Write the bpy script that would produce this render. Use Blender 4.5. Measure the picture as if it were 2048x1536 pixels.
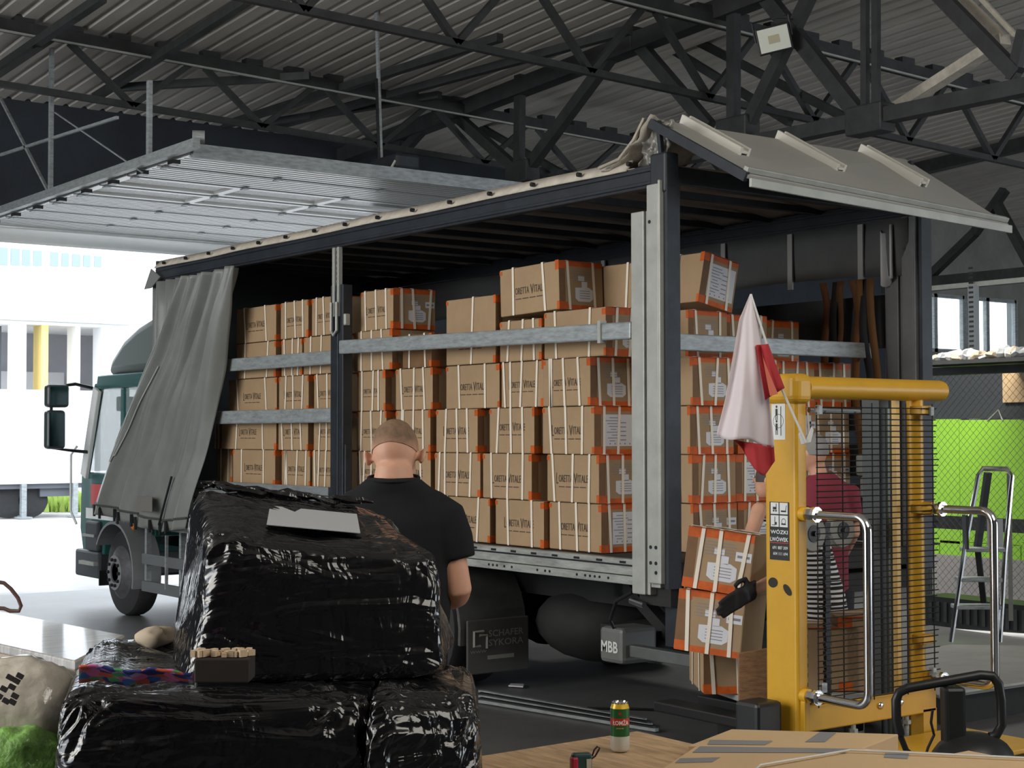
import bpy, math, random
from mathutils import Vector, Matrix, noise
random.seed(7)
S = bpy.context.scene
for o in list(bpy.data.objects): bpy.data.objects.remove(o)
V = Vector
# ------------------------------------------------------------------ camera
F = 3135.4; YAW = .9318; PITCH = .0324; ROLL = -.0011
CAM = V((7.412, -6.761, 1.976))
_f = V((-math.sin(YAW)*math.cos(PITCH), math.cos(YAW)*math.cos(PITCH), math.sin(PITCH)))
_r = V((math.cos(YAW), math.sin(YAW), 0)); _u = _r.cross(_f)
RT = math.cos(ROLL)*_r+math.sin(ROLL)*_u; UP = -math.sin(ROLL)*_r+math.cos(ROLL)*_u; FW = _f
HR = V((math.cos(YAW), math.sin(YAW), 0)); HF = V((-math.sin(YAW), math.cos(YAW), 0))   # level right / forward
cam = bpy.data.cameras.new('camera'); co = bpy.data.objects.new('camera', cam); S.collection.objects.link(co)
cam.sensor_width = 36; cam.lens = F/2048*36; cam.clip_end = 400
m3 = Matrix((RT, UP, -FW)).transposed()
co.matrix_world = Matrix.Translation(CAM) @ m3.to_4x4()
S.camera = co
# ------------------------------------------------------------------ world, light, exposure
S.view_settings.view_transform = 'Standard'; S.view_settings.look = 'None'
S.view_settings.exposure = 1.08; S.view_settings.gamma = 1
w = bpy.data.worlds.new('sky'); S.world = w; w.use_nodes = True
nt = w.node_tree; bg = nt.nodes['Background']
bg.inputs[0].default_value = (.86, .93, 1, 1); bg.inputs[1].default_value = 2.2
def area(name, loc, target, sx, sy, power, col):
    l = bpy.data.lights.new(name, 'AREA'); l.shape = 'RECTANGLE'; l.size = sx; l.size_y = sy; l.energy = power; l.color = col
    o = bpy.data.objects.new(name, l); S.collection.objects.link(o); o.location = loc
    o.rotation_euler = (V(target)-V(loc)).to_track_quat('-Z', 'Y').to_euler(); return o
area('rear_fill', (7.5, -1.5, 6.7), (1.5, -1.5, 1.5), 6, 5, 190, (1, .95, .86))  # unseen fill lamp added overhead to brighten the flap and foreground
area('cage_fill', (-3.4, 5.8, 4.6), (-3.5, 7.4, 1.2), 2.5, 1, 115, (1, .97, .9))  # fill lamp added to brighten the lime panels in the cage
area('side_daylight', (-2.0, -13, 5.0), (-1, 0, 1.8), 9, 4, 420, (1, .97, .92))
# ------------------------------------------------------------------ helpers
def ray(px, py): return (FW*F + RT*(px-1024) - UP*(py-768))
def at(px, py, x=None, y=None, z=None, d=None):
    r = ray(px, py)
    if x is not None: t = (x-CAM.x)/r.x
    elif y is not None: t = (y-CAM.y)/r.y
    elif z is not None: t = (z-CAM.z)/r.z
    else: t = d/(r.dot(HF))
    return CAM+r*t
COL = S.collection
def thing(name, label, cat, loc=(0,0,0), group=None, rot=None):
    o = bpy.data.objects.new(name, None); COL.objects.link(o); o.location = loc; o.empty_display_size = .1
    if rot is not None: o.rotation_euler = rot
    o['label'] = label; o['category'] = cat
    if group: o['group'] = group
    return o
def tag(o, label, cat, group=None, kind=None):
    o['label'] = label; o['category'] = cat
    if group: o['group'] = group
    if kind: o['kind'] = kind
    return o
def rootof(o):
    while o.parent: o = o.parent
    return o
class MB:
    def __init__(s): s.v = []; s.f = []; s.m = []
    def add(s, vs, fs, mi=0):
        n = len(s.v); s.v += [V(a) for a in vs]; s.f += [tuple(n+i for i in f) for f in fs]; s.m += [mi]*len(fs); return s
    def box(s, c, d, R=None, mi=0):
        c = V(c); x, y, z = d[0]/2, d[1]/2, d[2]/2
        vs = [V((a*x, b*y, e*z)) for a in (-1,1) for b in (-1,1) for e in (-1,1)]
        if R is not None: vs = [R @ a for a in vs]
        return s.add([c+a for a in vs], [(0,1,3,2),(4,6,7,5),(0,4,5,1),(2,3,7,6),(0,2,6,4),(1,5,7,3)], mi)
    def bb(s, a, b, mi=0):
        a = V(a); b = V(b); return s.box((a+b)/2, [abs(t) for t in (b-a)], mi=mi)
    def beam(s, p, q, w, h, up=(0,0,1), mi=0):
        p = V(p); q = V(q); d = (q-p); L = d.length; d.normalize(); u = V(up)
        sd = d.cross(u)
        if sd.length < .01: sd = d.cross(V((1,0,0)))
        sd.normalize(); u = sd.cross(d)
        R = Matrix((sd, d, u)).transposed()
        return s.box((p+q)/2, (w, L, h), R, mi)
    def tube(s, pts, r, n=8, closed=False, cap=True, mi=0, flat=1.0):
        pts = [V(p) for p in pts]; k = len(pts); rings = []; prev = None
        for i, p in enumerate(pts):
            if closed: t = pts[(i+1) % k]-pts[i-1]
            else: t = pts[min(i+1, k-1)]-pts[max(i-1, 0)]
            t.normalize()
            if prev is None:
                a = t.cross(V((0,0,1)));
                if a.length < .1: a = t.cross(V((1,0,0)))
            else: a = prev-t*prev.dot(t)
            a.normalize(); prev = a; b = t.cross(a)
            rr = r[i] if isinstance(r, (list, tuple)) else r
            rings.append([p+(a*math.cos(j*2*math.pi/n)+b*math.sin(j*2*math.pi/n)*flat)*rr for j in range(n)])
        vs = [x for g in rings for x in g]; fs = []
        for i in range(k if closed else k-1):
            for j in range(n):
                i2 = (i+1) % k; fs.append((i*n+j, i*n+(j+1) % n, i2*n+(j+1) % n, i2*n+j))
        if cap and not closed: fs += [tuple(range(n))[::-1], tuple((k-1)*n+j for j in range(n))]
        return s.add(vs, fs, mi)
    def cyl(s, p, q, r, n=20, mi=0): return s.tube([p, q], r, n, mi=mi)
    def rings(s, rs, mi=0, cap=True):
        n = len(rs[0]); k = len(rs); vs = [x for g in rs for x in g]; fs = []
        for i in range(k-1):
            for j in range(n): fs.append((i*n+j, i*n+(j+1) % n, (i+1)*n+(j+1) % n, (i+1)*n+j))
        if cap: fs += [tuple(range(n))[::-1], tuple((k-1)*n+j for j in range(n))]
        return s.add(vs, fs, mi)
    def lathe(s, prof, c, axis, n=32, mi=0):          # prof: (along, radius)
        c = V(c); ax = V(axis).normalized(); a = ax.cross(V((0,0,1)))
        if a.length < .1: a = V((1,0,0))
        a.normalize(); b = ax.cross(a)
        return s.rings([[c+ax*h+(a*math.cos(j*2*math.pi/n)+b*math.sin(j*2*math.pi/n))*max(r, 1e-4) for j in range(n)] for h, r in prof], mi)
    def poly(s, pts, off, mi=0):                       # extruded polygon
        pts = [V(p) for p in pts]; off = V(off); n = len(pts)
        return s.add(pts+[p+off for p in pts], [tuple(range(n))[::-1], tuple(n+i for i in range(n))]+[(i, (i+1) % n, n+(i+1) % n, n+i) for i in range(n)], mi)
    def grid(s, fn, nu, nv, mi=0, th=None):
        vs = [fn(i/nu, j/nv) for j in range(nv+1) for i in range(nu+1)]
        fs = [(j*(nu+1)+i, j*(nu+1)+i+1, (j+1)*(nu+1)+i+1, (j+1)*(nu+1)+i) for j in range(nv) for i in range(nu)]
        return s.add(vs, fs, mi)
    def ell(s, c, r, R=None, n=16, m=10, mi=0):
        c = V(c); rs = []
        for i in range(m+1):
            t = math.pi*(i+.02)/(m+.04); rs.append([])
            for j in range(n):
                p = V((r[0]*math.sin(t)*math.cos(j*2*math.pi/n), r[1]*math.sin(t)*math.sin(j*2*math.pi/n), -r[2]*math.cos(t)))
                rs[-1].append(c+(R @ p if R is not None else p))
        return s.rings(rs, mi)
    def build(s, name, mats, parent=None, loc=None, local=False, smooth=False, bevel=0, seg=2, solid=0):
        if not isinstance(mats, (list, tuple)): mats = [mats]
        if parent is not None and not local: off = V(rootof(parent).location)
        elif loc is not None: off = V(loc)
        else: off = V((0,0,0))
        me = bpy.data.meshes.new(name); me.from_pydata([v-off for v in s.v] if not local else s.v, [], s.f)
        for m_ in mats: me.materials.append(m_)
        me.polygons.foreach_set('material_index', s.m); me.validate()
        o = bpy.data.objects.new(name, me); COL.objects.link(o)
        if parent is not None: o.parent = parent
        elif loc is not None: o.location = loc
        import bmesh
        b = bmesh.new(); b.from_mesh(me); bmesh.ops.recalc_face_normals(b, faces=b.faces); b.to_mesh(me); b.free()
        if bevel:
            md = o.modifiers.new('bevel', 'BEVEL'); md.width = bevel; md.segments = seg; md.limit_method = 'ANGLE'; md.angle_limit = .7
        if solid:
            md = o.modifiers.new('solid', 'SOLIDIFY'); md.thickness = solid
        if smooth or bevel: me.shade_smooth() if smooth else None
        if smooth == 2:
            for p in me.polygons: p.use_smooth = True
            me.set_sharp_from_angle(angle=.7)
        return o
def struct(name, mb, mat, **k):
    o = mb.build(name, mat, **k); o['kind'] = 'structure'; return o
# ------------------------------------------------------------------ materials
MATS = {}
def M(name, col, rough=.6, metal=0, var=0, vs=4, bump=0, bs=30, coat=0, stretch=None, alpha=1, trans=0, emit=0, col2=None, spec=None, thr=None):
    if name in MATS: return MATS[name]
    m = bpy.data.materials.new(name); m.use_nodes = True; t = m.node_tree; p = t.nodes['Principled BSDF']
    c = (*col, 1) if len(col) == 3 else col
    p.inputs['Base Color'].default_value = c; p.inputs['Roughness'].default_value = rough; p.inputs['Metallic'].default_value = metal
    p.inputs['Coat Weight'].default_value = coat; p.inputs['Coat Roughness'].default_value = .08
    if spec is not None: p.inputs['Specular IOR Level'].default_value = spec
    p.inputs['Alpha'].default_value = alpha; p.inputs['Transmission Weight'].default_value = trans
    if emit: p.inputs['Emission Color'].default_value = c; p.inputs['Emission Strength'].default_value = emit
    def coords(scale=None):
        tc = t.nodes.new('ShaderNodeTexCoord'); mp = t.nodes.new('ShaderNodeMapping'); t.links.new(tc.outputs['Object'], mp.inputs[0])
        if scale: mp.inputs['Scale'].default_value = scale
        return mp.outputs[0]
    if var or col2:
        n = t.nodes.new('ShaderNodeTexNoise'); n.inputs['Scale'].default_value = vs; n.inputs['Detail'].default_value = 6; n.inputs['Roughness'].default_value = .65
        t.links.new(coords(stretch), n.inputs['Vector'])
        r = t.nodes.new('ShaderNodeValToRGB'); e = r.color_ramp.elements
        lo, hi = thr if thr else (.3, .7)
        e[0].position = lo; e[1].position = hi
        e[0].color = (*[x*(1-var) for x in col[:3]], 1); e[1].color = (*(col2 if col2 else [min(1, x*(1+var)) for x in col[:3]]), 1)
        t.links.new(n.outputs[0], r.inputs[0]); t.links.new(r.outputs[0], p.inputs['Base Color'])
    if bump:
        n = t.nodes.new('ShaderNodeTexNoise'); n.inputs['Scale'].default_value = bs; n.inputs['Detail'].default_value = 5
        t.links.new(coords(stretch), n.inputs['Vector'])
        b = t.nodes.new('ShaderNodeBump'); b.inputs['Strength'].default_value = bump; b.inputs['Distance'].default_value = .02
        t.links.new(n.outputs[0], b.inputs['Height']); t.links.new(b.outputs[0], p.inputs['Normal'])
    MATS[name] = m; return m
CARD = M('cardboard', (.37, .25, .14), .8, var=.1, vs=2.5, bump=.06, bs=60)
CARD2 = M('pale_cardboard', (.62, .43, .24), .75, var=.06, vs=2)
TAPE = M('orange_tape', (.55, .11, .02), .55, spec=.2, var=.25, vs=12)
BTAPE = M('brown_tape', (.2, .11, .055), .6, spec=.2, var=.15, vs=8)
STRAP = M('white_strapping', (.82, .74, .62), .5)
INK = M('black_ink', (.075, .05, .035), .7)
PAPER = M('white_paper', (.68, .68, .72), .6)
INKG = M('grey_print', (.22, .22, .25), .7)
GALV = M('galvanised_steel', (.33, .36, .37), .5, .35, var=.3, vs=9, stretch=(1, 1, 4), bump=.1, bs=30)
ALU = M('aluminium', (.4, .41, .38), .5, .3, var=.12, vs=7)
NAVY = M('dark_painted_steel', (.022, .027, .035), .5, .2, var=.35, vs=6, bump=.08)
BLACKP = M('black_plastic', (.012, .013, .014), .4)
CHAS = M('grimy_chassis', (.018, .018, .018), .8, var=.3)
RUBBER = M('tyre_rubber', (.025, .025, .027), .75, var=.2, bump=.2, bs=40)
RIM = M('dirty_rim', (.10, .10, .11), .6, .3, var=.3, vs=12)
STEEL = M('truss_steel', (.032, .034, .035), .6, .2, var=.35, vs=5)
YEL = M('yellow_paint', (.66, .36, .022), .38, 0, var=.08, vs=3, bump=.03, bs=20)
CHROME = M('chrome', (.85, .86, .88), .12, 1)
TARP = M('grey_tarpaulin', (.2, .21, .2), .42, 0, var=.12, vs=3, bump=.08, bs=8)
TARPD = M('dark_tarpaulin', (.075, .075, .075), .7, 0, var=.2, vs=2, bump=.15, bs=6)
ROOFT = M('roof_canvas', (.42, .34, .28), .8, 0, var=.15, vs=2)
CREAM = M('cream_tarp_hem', (.55, .5, .42), .6, var=.2, vs=10)
GREEN = M('teal_cab_paint', (.03, .13, .12), .25, .1, coat=.6)
WHITE = M('white_paint', (.75, .77, .76), .45, var=.05)
GLASS = M('window_glass', (.5, .6, .62), .05, 0, alpha=.35)
MIRR = M('mirror_glass', (.8, .85, .88), .05, 1)
WOOD = M('plywood', (.48, .32, .18), .6, 0, var=.35, vs=3, stretch=(2, 12, 2), bump=.08, bs=10)
WOODD = M('weathered_wood', (.26, .14, .065), .8, 0, var=.35, vs=5, stretch=(3, 3, 12), bump=.3, bs=15)
SKIN = M('skin', (.62, .33, .22), .55, 0, var=.08, vs=12, bump=.04, bs=60)
TEE = M('black_cotton', (.017, .018, .02), .95, 0, var=.15, vs=6, bump=.12, bs=14, spec=.15)
HAIR = M('short_fair_hair', (.2, .12, .07), .8, 0, var=.25, vs=40, bump=.25, bs=220)
DENIM = M('dark_trousers', (.02, .022, .03), .9)
MAROON = M('maroon_cotton', (.22, .025, .045), .85)
RED = M('red_cloth', (.42, .025, .03), .8, bump=.05)
FLAGW = M('white_cloth', (.72, .64, .66), .8, bump=.06, bs=20)
GTAPE = M('grey_tape', (.25, .26, .28), .4)
CLEARP = M('milky_plastic', (.7, .7, .68), .25, coat=.5)
LIME = M('lime_panel', (.3, .62, .04), .5)
CONCR = M('pale_concrete', (.36, .34, .33), .85, var=.15, vs=1.5)

def wrapmat():
    m = bpy.data.materials.new('black_stretch_film'); m.use_nodes = True; t = m.node_tree; p = t.nodes['Principled BSDF']
    p.inputs['Base Color'].default_value = (.006, .006, .007, 1); p.inputs['Roughness'].default_value = .16; p.inputs['Coat Weight'].default_value = .5; p.inputs['Coat Roughness'].default_value = .06
    tc = t.nodes.new('ShaderNodeTexCoord')
    prev = None
    for sc, st, dist, rot in (((1.3, 12, 7), .42, .007, (0, .12, 0)), ((5, 20, 3), .25, .006, (0, .5, .3))):
        m0 = t.nodes.new('ShaderNodeMapping'); m0.inputs['Rotation'].default_value = (rot[0], rot[1], rot[2]-YAW); t.links.new(tc.outputs['Object'], m0.inputs[0])
        mp = t.nodes.new('ShaderNodeMapping'); mp.inputs['Scale'].default_value = sc; t.links.new(m0.outputs[0], mp.inputs[0])
        n = t.nodes.new('ShaderNodeTexNoise'); n.inputs['Scale'].default_value = 1; n.inputs['Detail'].default_value = 3; n.inputs['Distortion'].default_value = .6
        t.links.new(mp.outputs[0], n.inputs['Vector'])
        r = t.nodes.new('ShaderNodeMath'); r.operation = 'PINGPONG'; r.inputs[1].default_value = .12; t.links.new(n.outputs[0], r.inputs[0])
        b = t.nodes.new('ShaderNodeBump'); b.inputs['Strength'].default_value = st; b.inputs['Distance'].default_value = dist*14
        t.links.new(r.outputs[0], b.inputs['Height'])
        if prev: t.links.new(prev.outputs[0], b.inputs['Normal'])
        prev = b
    t.links.new(prev.outputs[0], p.inputs['Normal']); t.links.new(prev.outputs[0], p.inputs['Coat Normal'])
    return m
WRAP = wrapmat()
def hairfade():
    t = HAIR.node_tree; p = t.nodes['Principled BSDF']; src = p.inputs['Base Color'].links[0].from_socket
    tc = t.nodes.new('ShaderNodeTexCoord'); sp = t.nodes.new('ShaderNodeSeparateXYZ'); t.links.new(tc.outputs['Object'], sp.inputs[0])
    n = t.nodes.new('ShaderNodeTexNoise'); n.inputs['Scale'].default_value = 22; t.links.new(tc.outputs['Object'], n.inputs['Vector'])
    ma = t.nodes.new('ShaderNodeMath'); ma.operation = 'MULTIPLY_ADD'; ma.inputs[1].default_value = .05; t.links.new(n.outputs[0], ma.inputs[0]); t.links.new(sp.outputs[2], ma.inputs[2])
    mr = t.nodes.new('ShaderNodeMapRange'); mr.inputs['From Min'].default_value = 1.70; mr.inputs['From Max'].default_value = 1.775; t.links.new(ma.outputs[0], mr.inputs[0])
    mx = t.nodes.new('ShaderNodeMix'); mx.data_type = 'RGBA'; t.links.new(mr.outputs[0], mx.inputs[0]); mx.inputs[6].default_value = (.62, .33, .22, 1); t.links.new(src, mx.inputs[7]); t.links.new(mx.outputs[2], p.inputs['Base Color'])
hairfade()
def stripemat():
    m = bpy.data.materials.new('striped_cotton'); m.use_nodes = True; t = m.node_tree; p = t.nodes['Principled BSDF']
    tc = t.nodes.new('ShaderNodeTexCoord'); wv = t.nodes.new('ShaderNodeTexWave'); wv.bands_direction = 'Z'; wv.inputs['Scale'].default_value = 11; wv.inputs['Distortion'].default_value = .8; wv.inputs['Detail Scale'].default_value = .6
    t.links.new(tc.outputs['Object'], wv.inputs[0]); r = t.nodes.new('ShaderNodeValToRGB'); r.color_ramp.interpolation = 'CONSTANT'
    r.color_ramp.elements[0].color = (.012, .012, .015, 1); r.color_ramp.elements[1].position = .5; r.color_ramp.elements[1].color = (.72, .7, .68, 1)
    t.links.new(wv.outputs[0], r.inputs[0]); t.links.new(r.outputs[0], p.inputs['Base Color']); p.inputs['Roughness'].default_value = .9
    return m
STRIPE = stripemat()
def patchmat():
    m = bpy.data.materials.new('coloured_print'); m.use_nodes = True; t = m.node_tree; p = t.nodes['Principled BSDF']
    tc = t.nodes.new('ShaderNodeTexCoord'); v = t.nodes.new('ShaderNodeTexVoronoi'); v.inputs['Scale'].default_value = 38
    t.links.new(tc.outputs['Object'], v.inputs[0]); r = t.nodes.new('ShaderNodeValToRGB'); r.color_ramp.interpolation = 'CONSTANT'
    sp = t.nodes.new('ShaderNodeSeparateColor'); t.links.new(v.outputs['Color'], sp.inputs[0]); t.links.new(sp.outputs[0], r.inputs[0])
    cs = [(.03, .04, .2), (.65, .15, .35), (.6, .1, .05), (.08, .35, .12), (.55, .35, .55), (.05, .15, .5)]
    el = r.color_ramp.elements; el[0].color = (*cs[0], 1); el[1].color = (*cs[-1], 1); el[1].position = .88
    for i, c in enumerate(cs[1:-1]): e = el.new(.18*(i+1)); e.color = (*c, 1)
    t.links.new(r.outputs[0], p.inputs['Base Color']); return m
PRINT = patchmat()
# ------------------------------------------------------------------ text
_tc = {}
def textmesh(s, w, h, bold=0):
    k = (s, w, h, bold)
    if k in _tc: return _tc[k]
    c = bpy.data.curves.new('t', 'FONT'); c.body = s; c.size = 1; c.resolution_u = 2; c.extrude = 0; c.offset = bold; c.fill_mode = 'FRONT'
    o = bpy.data.objects.new('t', c); COL.objects.link(o)
    dg = bpy.context.evaluated_depsgraph_get(); me = bpy.data.meshes.new_from_object(o.evaluated_get(dg))
    bpy.data.objects.remove(o)
    vs = [v.co.copy() for v in me.vertices]; fs = [tuple(p.vertices) for p in me.polygons]
    x0 = min(v.x for v in vs); x1 = max(v.x for v in vs); y0 = min(v.y for v in vs); y1 = max(v.y for v in vs)
    vs = [((v.x-(x0+x1)/2)/(x1-x0)*w, (v.y-(y0+y1)/2)/(y1-y0)*h) for v in vs]
    _tc[k] = (vs, fs); return _tc[k]
def text(mb, s, w, h, o, ux, uy, off=.002, bold=0, mi=0):
    vs, fs = textmesh(s, w, h, bold); ux = V(ux).normalized(); uy = V(uy).normalized(); n = ux.cross(uy); o = V(o)
    mb.add([o+ux*a+uy*b+n*off for a, b in vs], fs, mi); return mb
def rect(mb, o, ux, uy, w, h, th=.001, mi=0, off=0):
    ux = V(ux).normalized(); uy = V(uy).normalized(); n = ux.cross(uy); o = V(o)+n*off
    return mb.poly([o-ux*w/2-uy*h/2, o+ux*w/2-uy*h/2, o+ux*w/2+uy*h/2, o-ux*w/2+uy*h/2], n*th, mi)
X_, Y_, Z_ = V((1,0,0)), V((0,1,0)), V((0,0,1))
#@@ HALL
def hall():
    floor = MB().bb((-12., -20, -.05), (13.2, 30.2, 0))
    struct('floor', floor, M('hall_floor', (.12, .12, .122), .42, var=.3, vs=.9, bump=.1, bs=12))
    g = MB().bb((-120, -60, -.08), (-12., 90, -.01))
    struct('yard_ground', g, M('yard_concrete', (.38, .37, .36), .8, var=.25, vs=.35, stretch=(.5, 2, 1), bump=.1, bs=4))
    # corrugated roof, ridges along X, rising gently towards the rear
    prof = []; y = -20.; p = .25
    while y < 30:
        prof += [(y, 0), (y+.15, 0), (y+.175, .03), (y+.225, .03)]; y += p
    mb = MB(); x0, x1 = -12.6, 13.; zr = lambda x: 6.45+.06*(x+9.6)
    vs = [(x, a, zr(x)+b) for x in (x0, x1) for a, b in prof]; n = len(prof)
    mb.add(vs, [(i, i+1, n+i+1, n+i) for i in range(n-1)])
    struct('ceiling', mb, M('roof_sheet', (.5, .47, .43), .75, var=.16, vs=1.6, stretch=(.3, 2, 1)), solid=.01)
    struct('unseen_wall_left', MB().bb((1.5, -20.2, 0), (13.2, -20, 8)).bb((-12.6, -20.2, 4.6), (1.5, -20, 8)), M('rear_wall', (.12, .12, .12), .9))  # unseen wall, added to darken reflections in the black film
    struct('unseen_wall_rear', MB().bb((13, -20, 0), (13.2, 8, 8)).bb((13, 8, 4.2), (13.2, 30, 8)), M('rear_wall', (.12, .12, .12), .9))  # unseen wall behind the camera, added to keep light off the carton ends
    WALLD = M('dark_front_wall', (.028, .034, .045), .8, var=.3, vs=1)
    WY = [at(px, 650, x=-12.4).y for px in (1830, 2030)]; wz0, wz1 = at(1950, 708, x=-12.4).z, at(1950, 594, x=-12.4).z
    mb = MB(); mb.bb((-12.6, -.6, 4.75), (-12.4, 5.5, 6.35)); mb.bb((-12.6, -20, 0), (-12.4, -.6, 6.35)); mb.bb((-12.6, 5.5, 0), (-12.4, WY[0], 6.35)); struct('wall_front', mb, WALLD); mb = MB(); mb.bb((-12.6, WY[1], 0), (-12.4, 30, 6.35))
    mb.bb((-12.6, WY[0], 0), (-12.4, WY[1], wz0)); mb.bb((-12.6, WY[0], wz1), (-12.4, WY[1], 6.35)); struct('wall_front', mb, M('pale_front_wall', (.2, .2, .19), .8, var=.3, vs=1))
    struct('wall_far', MB().bb((-12.6, 30, 0), (13, 30.2, 7.5)), M('far_wall', (.2, .19, .18), .8, var=.3, vs=.8))
    for k, (l, r) in enumerate(((1830, 1926), (1934, 2030))):
        a, b = at(l, 650, x=-12.4).y, at(r, 650, x=-12.4).y; fr = MB()
        for y in (a, a+(b-a)*.4, b): fr.bb((-12.45, y-.05, wz0), (-12.36, y+.05, wz1))
        fr.bb((-12.45, a, wz0), (-12.36, b, wz0+.07)); fr.bb((-12.45, a, wz1-.07), (-12.36, b, wz1)); o = struct('window_%d' % (k+1), fr, GALV)
        MB().bb((-12.42, a, wz0), (-12.41, b, wz1)).build('pane', GLASS, o)
    # steelwork
    def truss(name, segs, label):
        t = thing(name, label, 'roof truss', (segs[0][0]+segs[0][1])/2)
        return t
    tr = thing('roof_truss', 'heavy dark steel roof truss running above the far side of the truck', 'roof truss', (-5, 4.87, 5))
    A = lambda px, py: at(px, py, y=4.87)
    zb, zt = 4.98, 6.42
    MB().beam((-12.4, 4.87, zb+.02), (6, 4.87, zb), .16, .14).build('bottom_chord', STEEL, tr)
    MB().beam((-12.4, 4.87, 6.05), (6, 4.87, 7.05), .2, .2).build('top_chord', STEEL, tr)
    for (a, b, wd) in (((1235, 95), (1050, 345), .14), ((1262, 70), (1420, 255), .14), ((1040, 150), (1038, 345), .12), ((1467, -40), (1467, 255), .12),
                       ((1625, -20), (1490, 262), .13), ((1490, -60), (1722, 235), .15), ((1730, -60), (1730, 235), .07), ((1752, -60), (1752, 235), .07), ((1850, -40), (2035, 150), .13),
                       ((905, 225), (1045, 350), .13), ((885, 215), (800, 310), .12), ((800, 260), (800, 330), .1), ((2048, 60), (2025, 160), .1)):
        p, q = A(*a), A(*b); MB().beam(p, q, wd, wd*.8, up=(0, 1, 0)).build('web_member', STEEL, tr)
    for (px, py) in ((1740, 240), (1250, 85), (1475, 262), (900, 220), (1045, 345)):
        MB().box(A(px, py)+V((0, 0, 0)), (.45, .22, .28)).build('gusset_plate', STEEL, tr, bevel=.02)
    def joist(x, y0, y1, n0, lab, zt, lit=0):
        t = thing('lattice_joist', lab, 'roof joist', (x, 3, 5.6), 'lattice joists under the roof sheets')
        tz = lambda y: -.03*y+.03
        MB().beam((x, y0, 5.66+tz(y0)), (x, y1, 5.66+tz(y1)), .07, .07).build('bottom_chord', STEEL, t)
        mb = MB(); mb.beam((x, y0, zt+tz(y0)), (x, y1, zt+tz(y1)), .14, .12); mb.build('top_chord', STEEL, t)
        mb = MB(); mb.beam((x+.08, y0, zt-.08+tz(y0)), (x+.08, y1, zt-.08+tz(y1)), .03, .02); mb.build('lit_edge_strip', ALU, t)  # pale strip imitating light along the lower edge of the top chord
        y = n0
        while y < y1:
            for s in (-1, 1):
                MB().beam((x, y, 5.66+tz(y)), (x, y+s*.74, zt-.04+tz(y)), .07, .06).build('web_member', STEEL, t)
            y += 1.62
        y = y0
        for i in range(int((y1-y0)/.55)):
            if i % 1 == 0: MB().bb((x-.06, y0+i*.55, zt+.06+tz(y0+i*.55)), (x+.06, y0+i*.55+.22, zt+.13+tz(y0+i*.55))).build('purlin_cleat', STEEL, t)
        return t
    joist(-9.2, -2.2, 13, .27-1.62, 'long lattice joist crossing the roof at the upper left', 6.3)
    joist(-4.6, -2.6, 13.5, -.1-1.62, 'lattice joist entering from the top of the picture above the truck', 6.5)
    # bracing rods
    for i, (a, b, lab) in enumerate((((190, 195), (495, 0), 'dark rafter brace sloping up to the top edge left of the hanging strap'),
                    ((0, 135), (205, -5), 'dark brace sloping up at the extreme upper left corner'),
                    ((450, 250), (1000, 75), 'long thin brace running from the dark wall up towards the centre of the roof'),
                    ((240, 175), (620, 152), 'thin near-horizontal brace behind the left lattice joist'),
                    ((540, 245), (880, 190), 'thin brace above the open overhead door'),
                    ((560, 250), (1260, 60), 'dark brace rising beside the big truss top chord'))):
        p, q = at(*a, z=6.2), at(*b, z=6.25); o = MB().beam(p, q, .09, .09).build('roof_brace', STEEL, loc=(p+q)/2); tag(o, lab, 'brace', 'roof braces')
    for (a, b, lab) in (((1350, 60), (1720, 250), 'bent steel brace passing behind the floodlight'), ((1290, 65), (1580, 245), 'steel brace running down right from the truss node left of the floodlight'),
                        ((910, 225), (1120, 345), 'short brace falling right from the left truss node')):
        p, q = at(*a, y=6.2), at(*b, y=6.2); o = MB().beam(p, q, .09, .09).build('roof_brace', STEEL, loc=(p+q)/2); tag(o, lab, 'brace', 'roof braces')
    p, q = at(1795, 215, y=5.6), at(2010, 78, y=5.2); o = MB().beam(p, q, .12, .1).build('white_batten', CREAM, loc=p); tag(o, 'cream painted batten slanting under the roof at upper right', 'batten')
    p, q = at(1925, -5, y=5.2), at(2008, 75, y=5.2); o = MB().beam(p, q, .07, .07).build('white_batten', CREAM, loc=p); tag(o, 'short cream batten at the top right corner', 'batten')
    p, q = at(1960, -5, y=5.2), at(2030, 70, y=5.2); o = MB().beam(p, q, .04, .04).build('white_batten', CREAM, loc=p); tag(o, 'thin grey strut beside the short cream batten at top right', 'batten')
    # posts and beam at far right
    o = MB().bb((-8, 12, 4.1), (2, 12.15, 4.17)).build('ledge_beam', ALU, loc=(0, 12.05, 4.1)); tag(o, 'thin pale steel beam across the tops of the far windows', 'beam')
    p = at(1948, 715, y=12); mb = MB(); mb.bb((p.x-.06, 11.95, 0), (p.x+.06, 12.05, 4.12)); o = mb.build('perforated_post', M('grey_perf', (.3, .32, .33), .5, .3), loc=(p.x, 12, 0))
    for i in range(26): MB().bb((p.x-.035, 11.94, 2.6+i*.07), (p.x+.035, 11.951, 2.63+i*.07)).build('slot', BLACKP, o)
    tag(o, 'grey perforated steel upright in front of the far windows', 'post')
hall()
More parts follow.
